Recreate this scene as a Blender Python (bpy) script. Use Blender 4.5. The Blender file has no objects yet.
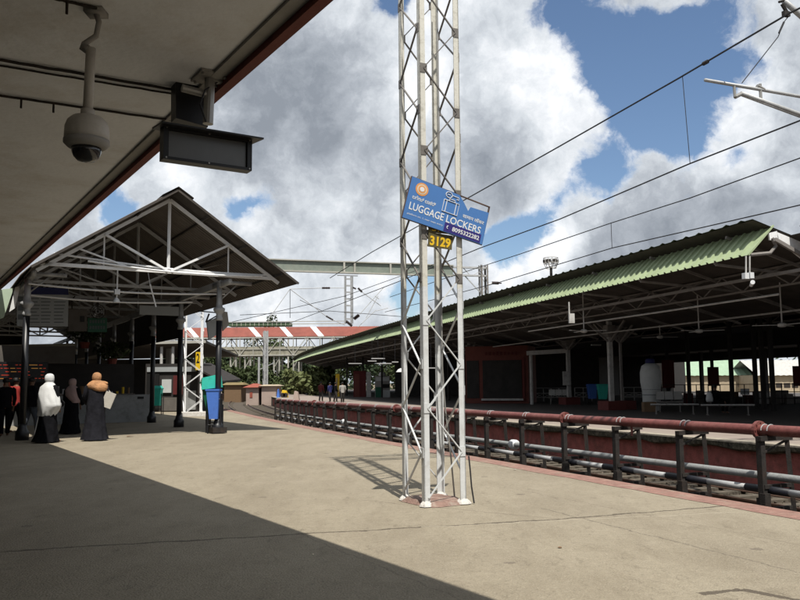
import bpy, bmesh, math, random
from mathutils import Vector, Matrix, noise as mnoise
R_ = math.radians
sc = bpy.context.scene
# ------------------------------------------------------------------ camera
EYE = 1.4; FPX = 809.0
cam_d = bpy.data.cameras.new('camera'); cam = bpy.data.objects.new('camera', cam_d)
sc.collection.objects.link(cam); sc.camera = cam
cam_d.sensor_width = 36.0; cam_d.lens = FPX/800*36.0; cam_d.clip_end = 4000; cam_d.clip_start = .05
PITCH = R_(5.86); ROLL = R_(0.5)
Fv = Vector((0, math.cos(PITCH), math.sin(PITCH))); R0 = Vector((1, 0, 0)); U0 = R0.cross(Fv)
Rv = R0*math.cos(ROLL) - U0*math.sin(ROLL); Uv = U0*math.cos(ROLL) + R0*math.sin(ROLL)
M = Matrix((Rv, Uv, -Fv)).transposed().to_4x4(); M.translation = (0, 0, EYE)
cam.matrix_world = M
# ------------------------------------------------------------------ sun + sky
SUN_EL = R_(61.2); sun_to = Vector((0.23, -0.973, 0)).normalized()
sdir = Vector((sun_to.x*math.cos(SUN_EL), sun_to.y*math.cos(SUN_EL), math.sin(SUN_EL)))
sl = bpy.data.lights.new('sun', 'SUN'); sl.energy = 5.0; sl.angle = R_(0.53); sl.color = (1, .95, .86)
so = bpy.data.objects.new('sun', sl); sc.collection.objects.link(so)
so.rotation_euler = sdir.to_track_quat('Z', 'Y').to_euler(); so.location = (0, 0, 30)
sc.view_settings.view_transform = 'Standard'; sc.view_settings.look = 'None'
sc.view_settings.gamma = 1; sc.view_settings.exposure = 0.35; sc.view_settings.use_curve_mapping = False
w = bpy.data.worlds.new('World'); sc.world = w; w.use_nodes = True
nt = w.node_tree; N = nt.nodes; Lk = nt.links; N.clear()
def pray(px, py):
    v = Fv + Rv*((px-400)/FPX) + Uv*((300-py)/FPX); return v.normalized()
def at(px, py, z=0.0):
    r = pray(px, py); return Vector((0, 0, EYE)) + r*((z-EYE)/r.z)
def atY(px, py, Y):
    r = pray(px, py); return Vector((0, 0, EYE)) + r*(Y/r.y)
def atP(px, py, p, n):
    r = pray(px, py); o = Vector((0, 0, EYE)); return o + r*((Vector(p)-o).dot(n)/r.dot(n))
def wn(t, **k):
    n = N.new(t)
    for a, b in k.items(): setattr(n, a, b)
    return n
def wmath(op, a, b=None, c=None, clamp=False):
    n = wn('ShaderNodeMath', operation=op, use_clamp=clamp)
    for i, v in enumerate((a, b, c)):
        if v is None: continue
        if hasattr(v, 'is_linked'): Lk.new(v, n.inputs[i])
        else: n.inputs[i].default_value = v
    return n.outputs[0]
tc = wn('ShaderNodeTexCoord'); dirv = tc.outputs['Generated']
nrm = wn('ShaderNodeVectorMath', operation='NORMALIZE'); Lk.new(dirv, nrm.inputs[0])
def wnoise(scale, detail, rough, vec, off=(0, 0, 0), color=False):
    ad = wn('ShaderNodeVectorMath', operation='ADD'); Lk.new(vec, ad.inputs[0]); ad.inputs[1].default_value = off
    n = wn('ShaderNodeTexNoise'); n.inputs['Scale'].default_value = scale; n.inputs['Detail'].default_value = detail
    n.inputs['Roughness'].default_value = rough; Lk.new(ad.outputs[0], n.inputs['Vector'])
    return n.outputs['Color' if color else 'Fac']
def warp(vec, scale, amt, detail=4, off=(3, 1, 7)):
    c = wnoise(scale, detail, .6, vec, off, True)
    s = wn('ShaderNodeVectorMath', operation='SUBTRACT'); Lk.new(c, s.inputs[0]); s.inputs[1].default_value = (.5, .5, .5)
    m = wn('ShaderNodeVectorMath', operation='SCALE'); Lk.new(s.outputs[0], m.inputs[0]); m.inputs['Scale'].default_value = amt
    a = wn('ShaderNodeVectorMath', operation='ADD'); Lk.new(vec, a.inputs[0]); Lk.new(m.outputs[0], a.inputs[1])
    return a.outputs[0]
wv = warp(nrm.outputs[0], 9, .07, 6)
def blobs(lst, vec):
    tot = None
    for (px, py, rad, amp) in lst:
        d = pray(px, py)
        n = wn('ShaderNodeVectorMath', operation='DISTANCE'); Lk.new(vec, n.inputs[0]); n.inputs[1].default_value = d
        q = wmath('DIVIDE', n.outputs['Value'], rad/FPX)
        q = wmath('MULTIPLY', q, q); q = wmath('MULTIPLY', q, -1.0); q = wmath('EXPONENT', q)
        q = wmath('MULTIPLY', q, amp)
        tot = q if tot is None else wmath('ADD', tot, q)
    return tot
BLUE = [(650, 85, 55, 1.15), (600, 172, 32, .75), (600, 20, 45, .6), (675, 130, 45, .7), (560, 8, 30, .6), (720, 45, 45, .5), (690, 200, 22, .5),
        (540, 228, 30, .75), (500, 245, 30, .8), (392, 2, 26, 1.1), (415, 290, 36, 1.0), (440, 275, 20, .4), (268, 194, 24, .72), (236, 210, 26, .7), (310, 180, 30, .3),
        (560, 190, 30, .5), (535, 112, 38, .42), (515, 92, 10, .25), (118, 203, 30, .8), (690, 260, 18, .2), (770, 175, 22, .35), (350, 15, 20, .25), (605, 60, 20, .3),
        (735, 155, 16, .4), (470, 70, 14, .3), (700, 10, 30, .25)]
cover = wnoise(7.0, 8, .62, wv)
cover = wmath('MULTIPLY', wmath('SUBTRACT', cover, .5), 2.2)
cover = wmath('ADD', cover, .36)
cover = wmath('ADD', cover, blobs([(420, 180, 620, .42)], wv))
cover = wmath('SUBTRACT', cover, blobs(BLUE, wv))
mask = wn('ShaderNodeMapRange', interpolation_type='SMOOTHSTEP'); Lk.new(cover, mask.inputs['Value'])
mask.inputs['From Min'].default_value = -.06; mask.inputs['From Max'].default_value = .26
DARK = [(265, 105, 55, .5), (310, 50, 50, .55), (235, 150, 35, .4), (330, 120, 50, .45), (380, 170, 45, .35), (455, 165, 50, .4), (520, 190, 40, .3), (320, 235, 45, .35),
        (640, 235, 55, .45), (740, 215, 60, .45), (250, 260, 50, .3), (480, 120, 30, .15), (770, 110, 30, .15), (470, 30, 22, .2), (750, 25, 25, .15), (600, 255, 30, .2), (300, 175, 30, .2)]
LITE = [(230, 110, 16, .3), (360, 60, 22, .2), (420, 90, 45, .35), (560, 45, 50, .35), (590, 95, 40, .35), (500, 60, 40, .2), (330, 205, 40, .35), (255, 225, 25, .35),
        (555, 225, 30, .35), (500, 270, 35, .35), (620, 150, 20, .3), (720, 150, 45, .3), (180, 165, 25, .25), (370, 280, 30, .25), (740, 90, 35, .3), (550, 255, 25, .3), (290, 300, 60, .35), (440, 10, 30, .25)]
wv2 = warp(nrm.outputs[0], 14, .05, 5, (9, 2, 4))
n1 = wnoise(11, 8, .60, wv2, (1.3, .4, 5)); n2 = wnoise(34, 8, .68, wv2, (4, 4, 4))
sh = wmath('ADD', wmath('MULTIPLY', wmath('SUBTRACT', n1, .5), 1.7), wmath('MULTIPLY', wmath('SUBTRACT', n2, .5), .62))
sh = wmath('ADD', sh, .60)
sh = wmath('ADD', sh, blobs(LITE, wv2)); sh = wmath('SUBTRACT', sh, wmath('MULTIPLY', blobs(DARK, wv2), .62))
edge = wmath('MULTIPLY', wmath('SUBTRACT', 1.0, mask.outputs[0]), .25)      # thin rims let more light through
sh = wmath('ADD', sh, edge)
rmp = wn('ShaderNodeValToRGB'); Lk.new(sh, rmp.inputs[0]); cr = rmp.color_ramp
cr.elements[0].position = .0; cr.elements[0].color = (.27, .30, .345, 1)
cr.elements[1].position = 1.0; cr.elements[1].color = (.92, .94, .97, 1)
e = cr.elements.new(.35); e.color = (.42, .455, .505, 1)
e = cr.elements.new(.68); e.color = (.66, .70, .745, 1)
sky = wn('ShaderNodeTexSky', sky_type='NISHITA', sun_disc=False)
sky.sun_elevation = SUN_EL; sky.sun_rotation = math.atan2(sun_to.x, sun_to.y); sky.air_density = 1.0; sky.dust_density = .5; sky.ozone_density = 3.5
SKY_STR = 0.10
mul = wn('ShaderNodeVectorMath', operation='SCALE'); Lk.new(rmp.outputs[0], mul.inputs[0]); mul.inputs['Scale'].default_value = .86/SKY_STR
thin = wn('ShaderNodeVectorMath', operation='SCALE'); Lk.new(sky.outputs[0], thin.inputs[0]); thin.inputs['Scale'].default_value = 0.92
mx = wn('ShaderNodeMix', data_type='RGBA'); Lk.new(mask.outputs[0], mx.inputs['Factor'])
Lk.new(thin.outputs[0], mx.inputs[6]); Lk.new(mul.outputs[0], mx.inputs[7])
bg = wn('ShaderNodeBackground'); Lk.new(mx.outputs[2], bg.inputs['Color']); bg.inputs['Strength'].default_value = SKY_STR
wo = wn('ShaderNodeOutputWorld'); Lk.new(bg.outputs[0], wo.inputs['Surface'])

# ------------------------------------------------------------------ materials
KA = .68
def mat(name, col, rough=.8, var=.12, scale=6, bump=0.0, bscale=None, metal=0, spec=.3, dirt=None, dscale=1.5, damt=.5, extra=None, emit=None, estr=1):
    if not emit: col = tuple(c*KA for c in col[:3]); dirt = tuple(c*KA for c in dirt) if dirt else None
    m = bpy.data.materials.new(name); m.use_nodes = True; t = m.node_tree; b = t.nodes['Principled BSDF']
    b.inputs['Roughness'].default_value = rough; b.inputs['Metallic'].default_value = metal; b.inputs['Specular IOR Level'].default_value = spec
    g = t.nodes.new('ShaderNodeNewGeometry')
    n = t.nodes.new('ShaderNodeTexNoise'); n.inputs['Scale'].default_value = scale; n.inputs['Detail'].default_value = 8; n.inputs['Roughness'].default_value = .65
    t.links.new(g.outputs['Position'], n.inputs['Vector'])
    mr = t.nodes.new('ShaderNodeMapRange'); mr.inputs['From Min'].default_value = .3; mr.inputs['From Max'].default_value = .7
    mr.inputs['To Min'].default_value = 1-var; mr.inputs['To Max'].default_value = 1+var
    t.links.new(n.outputs['Fac'], mr.inputs['Value'])
    sc_ = t.nodes.new('ShaderNodeVectorMath'); sc_.operation = 'SCALE'; sc_.inputs[0].default_value = col[:3]
    t.links.new(mr.outputs[0], sc_.inputs['Scale']); out = sc_.outputs[0]
    if dirt:
        n2 = t.nodes.new('ShaderNodeTexNoise'); n2.inputs['Scale'].default_value = dscale; n2.inputs['Detail'].default_value = 10; n2.inputs['Roughness'].default_value = .7
        t.links.new(g.outputs['Position'], n2.inputs['Vector'])
        r2 = t.nodes.new('ShaderNodeMapRange'); r2.inputs['From Min'].default_value = .5; r2.inputs['From Max'].default_value = .72; r2.inputs['To Max'].default_value = damt
        t.links.new(n2.outputs['Fac'], r2.inputs['Value'])
        mm = t.nodes.new('ShaderNodeMix'); mm.data_type = 'RGBA'; t.links.new(r2.outputs[0], mm.inputs['Factor']); t.links.new(out, mm.inputs[6]); mm.inputs[7].default_value = (*dirt, 1)
        out = mm.outputs[2]
    if extra: out = extra(t, g, out)
    t.links.new(out, b.inputs['Base Color'])
    if bump:
        n3 = t.nodes.new('ShaderNodeTexNoise'); n3.inputs['Scale'].default_value = bscale or scale*6; n3.inputs['Detail'].default_value = 6
        t.links.new(g.outputs['Position'], n3.inputs['Vector'])
        bp = t.nodes.new('ShaderNodeBump'); bp.inputs['Strength'].default_value = bump; bp.inputs['Distance'].default_value = .02
        t.links.new(n3.outputs['Fac'], bp.inputs['Height']); t.links.new(bp.outputs[0], b.inputs['Normal'])
    if emit:
        b.inputs['Emission Color'].default_value = (*emit, 1); b.inputs['Emission Strength'].default_value = estr
    return m
def tmath(t, op, a, b=None, clamp=False):
    n = t.nodes.new('ShaderNodeMath'); n.operation = op; n.use_clamp = clamp
    for i, v in enumerate((a, b)):
        if v is None: continue
        if hasattr(v, 'is_linked'): t.links.new(v, n.inputs[i])
        else: n.inputs[i].default_value = v
    return n.outputs[0]
def tnoise(t, vec, scale, detail=8, rough=.65):
    n = t.nodes.new('ShaderNodeTexNoise'); n.inputs['Scale'].default_value = scale; n.inputs['Detail'].default_value = detail; n.inputs['Roughness'].default_value = rough
    t.links.new(vec, n.inputs['Vector']); return n.outputs['Fac']
def tmix(t, fac, a, b):
    if not hasattr(b, 'is_linked'): b = tuple(c*KA for c in b)
    n = t.nodes.new('ShaderNodeMix'); n.data_type = 'RGBA'
    for s, v in (('Factor', fac), (6, a), (7, b)):
        if hasattr(v, 'is_linked'): t.links.new(v, n.inputs[s])
        else: n.inputs[s].default_value = v if s == 'Factor' else (*v, 1)
    return n.outputs[2]
# paving: concrete with panel joints, hairline cracks, stains, speckle
CRACKS = []     # (p, q, halfwidth)
def paving_extra(t, g, out):
    pos = g.outputs['Position']
    st = t.nodes.new('ShaderNodeMapping'); st.inputs['Scale'].default_value = (1, .35, 1); t.links.new(pos, st.inputs['Vector'])
    def th(v, lo, gain): return tmath(t, 'MULTIPLY', tmath(t, 'SUBTRACT', v, lo, True), gain, True)
    big = tnoise(t, st.outputs[0], .7, 6, .6); out = tmix(t, th(big, .44, 2.6), out, (.25, .21, .155))
    med = tnoise(t, st.outputs[0], 2.3, 8, .72); out = tmix(t, th(med, .46, 4.0), out, (.30, .255, .185))
    lt = tnoise(t, pos, 1.3, 9, .75); out = tmix(t, th(lt, .51, 4.0), out, (.43, .375, .285))
    dk = tnoise(t, st.outputs[0], 5.5, 8, .78); out = tmix(t, th(dk, .56, 5.0), out, (.17, .14, .10))
    mid = tnoise(t, pos, 17, 5, .8); out = tmix(t, th(mid, .53, 4.0), out, (.22, .185, .135))
    fine = tnoise(t, pos, 55, 4, .85); out = tmix(t, th(fine, .55, 4.5), out, (.13, .11, .08))
    fine2 = tnoise(t, pos, 38, 4, .85); out = tmix(t, th(fine2, .55, 6.0), out, (.52, .47, .37))
    vo = t.nodes.new('ShaderNodeTexVoronoi'); vo.inputs['Scale'].default_value = .9; t.links.new(pos, vo.inputs['Vector']); out = tmix(t, tmath(t, 'MULTIPLY', tmath(t, 'LESS_THAN', tmath(t, 'ADD', vo.outputs['Distance'], tmath(t, 'MULTIPLY', tnoise(t, pos, 14, 5, .7), .09)), .095), .55), out, (.15, .12, .10))
    # ragged joints
    n = t.nodes.new('ShaderNodeTexNoise'); n.inputs['Scale'].default_value = 2.2; n.inputs['Detail'].default_value = 8; n.inputs['Roughness'].default_value = .75
    t.links.new(pos, n.inputs['Vector'])
    s = t.nodes.new('ShaderNodeVectorMath'); s.operation = 'SUBTRACT'; t.links.new(n.outputs['Color'], s.inputs[0]); s.inputs[1].default_value = (.5, .5, .5)
    k = t.nodes.new('ShaderNodeVectorMath'); k.operation = 'SCALE'; k.inputs['Scale'].default_value = .24; t.links.new(s.outputs[0], k.inputs[0])
    a = t.nodes.new('ShaderNodeVectorMath'); a.operation = 'ADD'; t.links.new(pos, a.inputs[0]); t.links.new(k.outputs[0], a.inputs[1])
    for (p, q, hw, colr) in CRACKS:
        d = (q-p); L = d.length; d = d/L; nn = Vector((-d.y, d.x, 0))
        dn = t.nodes.new('ShaderNodeVectorMath'); dn.operation = 'DOT_PRODUCT'; t.links.new(a.outputs[0], dn.inputs[0]); dn.inputs[1].default_value = nn
        dist = tmath(t, 'ABSOLUTE', tmath(t, 'SUBTRACT', dn.outputs['Value'], p.dot(nn)))
        dd = t.nodes.new('ShaderNodeVectorMath'); dd.operation = 'DOT_PRODUCT'; t.links.new(a.outputs[0], dd.inputs[0]); dd.inputs[1].default_value = d
        al = tmath(t, 'SUBTRACT', dd.outputs['Value'], p.dot(d))
        inn = tmath(t, 'MULTIPLY', tmath(t, 'GREATER_THAN', al, 0), tmath(t, 'LESS_THAN', al, L))
        wob = tmath(t, 'MULTIPLY', tnoise(t, pos, 5, 5, .7), hw*2)
        f = tmath(t, 'MULTIPLY', tmath(t, 'LESS_THAN', dist, wob), inn)
        out = tmix(t, tmath(t, 'MULTIPLY', f, .85), out, colr)
    return out
jd = (.10, .08, .06)
def crack(pts, hw, c=jd):
    ps = [at(x, y) for x, y in pts]
    for i in range(len(ps)-1): CRACKS.append((ps[i], ps[i+1], hw, c))
crack([(-60, 555), (300, 534), (560, 519), (790, 501)], .022)
crack([(420, 527), (740, 512)], .016, (.44, .39, .30))
crack([(540, 508), (800, 573)], .010, (.2, .17, .13))
crack([(505, 487), (800, 545)], .008, (.24, .2, .15))
crack([(700, 594), (740, 589), (830, 607)], .035)
crack([(330, 449), (560, 474)], .018, (.44, .40, .31))
crack([(300, 534), (560, 640)], .006, (.24, .2, .15))
crack([(360, 500), (560, 519)], .012, (.24, .2, .15))
crack([(0, 462), (460, 462)], .010, (.26, .22, .17))

def color_step(z, hi):      # paint applied up to height z, bare above; shade-darkened above on the lacing
    def ex(t, g, out):
        sp = t.nodes.new('ShaderNodeSeparateXYZ'); t.links.new(g.outputs['Position'], sp.inputs[0])
        f = tmath(t, 'GREATER_THAN', tmath(t, 'ADD', sp.outputs['Z'], tmath(t, 'MULTIPLY', tnoise(t, g.outputs['Position'], 25), .08)), z)
        rust = tnoise(t, g.outputs['Position'], 9, 8, .75)
        hi2 = tmix(t, tmath(t, 'MULTIPLY', tmath(t, 'SUBTRACT', rust, .5, True), 3.0, True), hi, (hi[0]*.55, hi[1]*.5, hi[2]*.42))
        return tmix(t, f, out, hi2)
    return ex
MT = {}
MT['paving'] = mat('paving concrete', (.385, .335, .25), .9, .10, 14, .8, 60, extra=paving_extra)
MT['far_paving'] = mat('far platform paving', (.36, .30, .26), .9, .15, 3, .3, dirt=(.2, .15, .12))
MT['shade_floor'] = mat('shade-darkened floor', (.085, .075, .07), .7, .25, 2, .1, dirt=(.13, .11, .09), dscale=1)  # canopy shade put into the floor colour
MT['pink'] = mat('faded red coping paint', (.33, .185, .15), .85, .3, 7, .6, 60, dirt=(.38, .31, .24), dscale=2.5, damt=.95)
MT['pinkbase'] = mat('red oxide base', (.30, .19, .155), .85, .3, 9, .6, 60, dirt=(.5, .45, .38), dscale=6, damt=.7)
MT['whitebase'] = mat('whitewashed mortar', (.75, .72, .68), .9, .2, 14, .8, 50)
MT['ballast'] = mat('ballast and dirt', (.10, .082, .065), .95, .6, 9, 1.0, 30, dirt=(.22, .16, .09), dscale=3)
MT['dirt'] = mat('dry soil', (.22, .18, .12), .95, .3, .3, .5, 3)
MT['redwall'] = mat('red painted platform wall', (.34, .105, .09), .85, .3, 4, .6, 30, dirt=(.10, .06, .05), dscale=2.4, damt=.9)
MT['moss'] = mat('mossy concrete', (.06, .055, .038), .95, .8, 10, .9, 30, dirt=(.30, .26, .2), dscale=8, damt=.7)
MT['coping'] = mat('worn coping', (.42, .37, .30), .9, .3, 8, .5, 40)
MT['soffit'] = mat('cream limewashed soffit', (1.02, 1.04, 1.07), .9, .06, 1.2, .3, 16, dirt=(.74, .70, .64), dscale=1.1, damt=.7)
MT['cam_shell'] = mat('cream camera shell', (.62, .58, .52), .5, .06, 6, dirt=(.4, .36, .3), dscale=7, damt=.5)
MT['cove'] = mat('grey cove strip', (.40, .385, .36), .85, .1, 3)
MT['fascia'] = mat('red fascia paint', (.20, .045, .032), .7, .15, 3, .2, dirt=(.12, .03, .02), dscale=3)
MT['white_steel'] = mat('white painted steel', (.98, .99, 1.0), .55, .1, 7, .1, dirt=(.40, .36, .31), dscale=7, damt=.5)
MT['mast'] = mat('mast paint', (.74, .76, .77), .55, .08, 6, .1, dirt=(.45, .42, .38), dscale=8, damt=.55, extra=color_step(2.55, (.50, .49, .44)))
MT['lacing'] = mat('lacing bar paint and shade', (.70, .72, .73), .6, .08, 6, extra=color_step(2.6, (.13, .12, .11)))  # white paint below, shaded look of the bars coloured in above
MT['silver'] = mat('aluminium paint', (.50, .51, .52), .5, .12, 6, dirt=(.2, .18, .15), dscale=5, metal=.2)
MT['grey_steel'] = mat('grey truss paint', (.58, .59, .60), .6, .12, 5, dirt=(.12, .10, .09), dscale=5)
MT['dark_steel'] = mat('sooty steel', (.030, .026, .024), .75, .4, 9, .4, dirt=(.08, .045, .03), dscale=6)
MT['black_paint'] = mat('black gloss paint', (.014, .015, .019), .4, .3, 8, spec=.45)
MT['black_plastic'] = mat('black casing', (.012, .012, .014), .45, .3, 5)
MT['screen'] = mat('unlit screen', (.10, .098, .092), .3, .15, 3, spec=.5)
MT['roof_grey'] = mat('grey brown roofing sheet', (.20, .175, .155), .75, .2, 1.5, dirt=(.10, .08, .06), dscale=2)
MT['green'] = mat('light green roofing sheet', (.42, .51, .31), .6, .12, 1.2, .05, dirt=(.27, .33, .19), dscale=1.6, damt=.55)
MT['green_dark'] = mat('weathered green roofing', (.12, .16, .09), .7, .25, 1.5, dirt=(.05, .05, .035), dscale=1)
MT['under'] = mat('shade-toned roof underside', (.075, .064, .056), .85, .3, 2)  # kept dark so the colour carries the shade below the roofs
MT['far_steel'] = mat('dusty truss steel', (.27, .25, .235), .7, .2, 3)
MT['far_column'] = mat('grey white column paint', (.60, .59, .57), .7, .15, 4, dirt=(.2, .17, .14), dscale=5)
MT['pipe_red'] = mat('red oxide pipe', (.22, .07, .062), .5, .30, 12, .3, dirt=(.30, .13, .11), dscale=3.5, damt=.9)
MT['pipe_grey'] = mat('galvanised pipe', (.36, .37, .37), .5, .2, 5, .2, dirt=(.10, .09, .08), dscale=5, damt=.8)
MT['pipe_white'] = mat('white lagged pipe', (.50, .51, .52), .5, .12, 6, dirt=(.25, .24, .23), dscale=6)
MT['pipe_black'] = mat('black lagged pipe', (.012, .013, .02), .5, .3, 6)
MT['rail'] = mat('rusty rail', (.16, .10, .075), .45, .3, 9, metal=.5)
MT['sleeper'] = mat('concrete sleeper', (.13, .11, .085), .9, .3, 6)
MT['girder_green'] = mat('grey green girder paint', (.25, .29, .25), .6, .15, 2, dirt=(.32, .31, .26), dscale=3)
MT['bridge_red'] = mat('red bridge sheet', (.27, .08, .06), .7, .25, .5, dirt=(.30, .08, .06), dscale=.6)
MT['bridge_steel'] = mat('cream bridge steel', (.50, .49, .44), .7, .15, .8, dirt=(.25, .22, .18), dscale=1)
MT['bridge_mesh'] = mat('cream mesh panels', (.36, .34, .27), .8, .35, 1.5, dirt=(.16, .15, .10), dscale=.8, damt=.9)
MT['bridge_floor'] = mat('bridge deck concrete', (.22, .20, .17), .8, .2, 1)
MT['bridge_green'] = mat('green ridge sheet', (.09, .14, .08), .7, .2, .7)
MT['wire'] = mat('wire', (.035, .035, .04), .6, .1, 3)
MT['insul'] = mat('brown insulator', (.04, .022, .018), .3, .1, 20, spec=.6)
MT['leaf'] = mat('leaf', (.06, .085, .028), .75, .55, .7)
MT['leaf2'] = mat('dark leaf', (.032, .055, .022), .75, .5, .8)
MT['leaf3'] = mat('yellow green leaf', (.12, .14, .05), .75, .4, .8)
MT['bark'] = mat('bark', (.12, .09, .065), .9, .3, 6, .5)
MT['concrete_dark'] = mat('dim plaster', (.16, .145, .13), .85, .2, 1.2, dirt=(.08, .07, .06), dscale=2)
MT['kiosk'] = mat('grey counter panel', (.34, .35, .35), .7, .15, 2, dirt=(.09, .09, .08), dscale=3)
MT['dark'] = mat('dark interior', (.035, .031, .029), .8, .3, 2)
MT['board'] = mat('pale board', (.40, .42, .43), .6, .06, 2)
MT['board_text'] = mat('grey lettering', (.14, .16, .17), .7, .1, 4)
MT['navy'] = mat('navy header', (.02, .025, .12), .6, .1, 4)
MT['teal'] = mat('teal green plastic', (.06, .66, .52), .45, .08, 6, dirt=(.02, .2, .16), dscale=6)
MT['blue'] = mat('blue plastic', (.09, .22, .70), .45, .08, 6, dirt=(.06, .12, .35), dscale=6)
MT['green_dk'] = mat('dark green plastic', (.01, .12, .06), .5, .1, 6)
MT['sign_blue'] = mat('blue sign face', (.075, .21, .52), .5, .05, 3)
MT['sign_navy'] = mat('navy sign band', (.035, .025, .20), .5, .05, 3)
MT['white_ink'] = mat('white lettering', (.82, .84, .86), .5, .03, 3)
MT['orange'] = mat('orange emblem', (.80, .36, .12), .5, .05, 6)
MT['cream_ink'] = mat('cream emblem', (.8, .66, .48), .5, .05, 6)
MT['olive'] = mat('dull number plate', (.10, .085, .035), .8, .3, 14, dirt=(.28, .2, .03), dscale=20)
MT['yellow'] = mat('yellow paint', (.85, .55, .02), .5, .1, 10)
MT['black_ink'] = mat('black lettering', (.01, .01, .01), .6, .1, 4)
MT['yel_dull'] = mat('dull yellow sheet', (.24, .18, .08), .8, .2, 2)
MT['skin'] = mat('brown skin', (.22, .12, .075), .6, .06, 10)
MT['black_cloth'] = mat('black cloth', (.007, .007, .009), .95, .4, 6, .5, 18, spec=.1)
MT['slate_cloth'] = mat('charcoal robe cloth', (.017, .017, .022), .95, .35, 5, .5, 18, spec=.1)
MT['white_cloth'] = mat('white shawl cloth', (.74, .75, .75), .9, .05, 8, .3, 60)
MT['mauve_cloth'] = mat('dusty mauve scarf cloth', (.38, .27, .26), .9, .06, 8, .3, 60)
MT['orange_cloth'] = mat('orange scarf cloth', (.52, .27, .13), .9, .30, 9, .6, 25, dirt=(.28, .17, .10), dscale=7, damt=.8)
MT['cream_cloth'] = mat('cream tote cloth', (.55, .52, .46), .9, .08, 8, .3, 60)
MT['red_cloth'] = mat('red cloth', (.36, .035, .03), .9, .12, 8)
MT['redorange'] = mat('orange red bag', (.62, .08, .035), .7, .12, 8)
MT['jeans'] = mat('grey blue trousers', (.07, .08, .10), .9, .15, 8)
MT['maroon'] = mat('maroon board', (.12, .018, .018), .8, .15, 3)
MT['shop_red'] = mat('shop red paint', (.17, .045, .032), .7, .15, 3)
MT['plinth_red'] = mat('red plinth', (.17, .04, .035), .8, .15, 4)
MT['tank'] = mat('pale tank wrap', (.62, .64, .63), .6, .08, 4)
MT['cream_wall'] = mat('cream wall', (.52, .43, .31), .85, .1, .8, dirt=(.3, .25, .18), dscale=1)
MT['pink_wall'] = mat('pink wall', (.46, .36, .31), .85, .1, .8)
MT['tile'] = mat('red tile roof', (.34, .09, .06), .8, .2, 2)
MT['pale_green'] = mat('pale green sheet', (.36, .50, .36), .7, .1, 1)
MT['metal'] = mat('bare metal', (.42, .41, .39), .4, .1, 5, metal=.4)
MT['brown'] = mat('brown carton', (.22, .14, .08), .9, .1, 5)
MT['red_led'] = mat('red led text', (.3, .02, .01), .5, emit=(1, .12, .05), estr=.14)
MT['amber_led'] = mat('amber led text', (.3, .1, .01), .5, emit=(1, .5, .12), estr=.15)
MT['lamp_lit'] = mat('white lamp glass', (.5, .5, .5), .3, .02, 5)
MT['translucent'] = mat('pale translucent sheet', (.55, .68, .52), .7, .05, 3)

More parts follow.
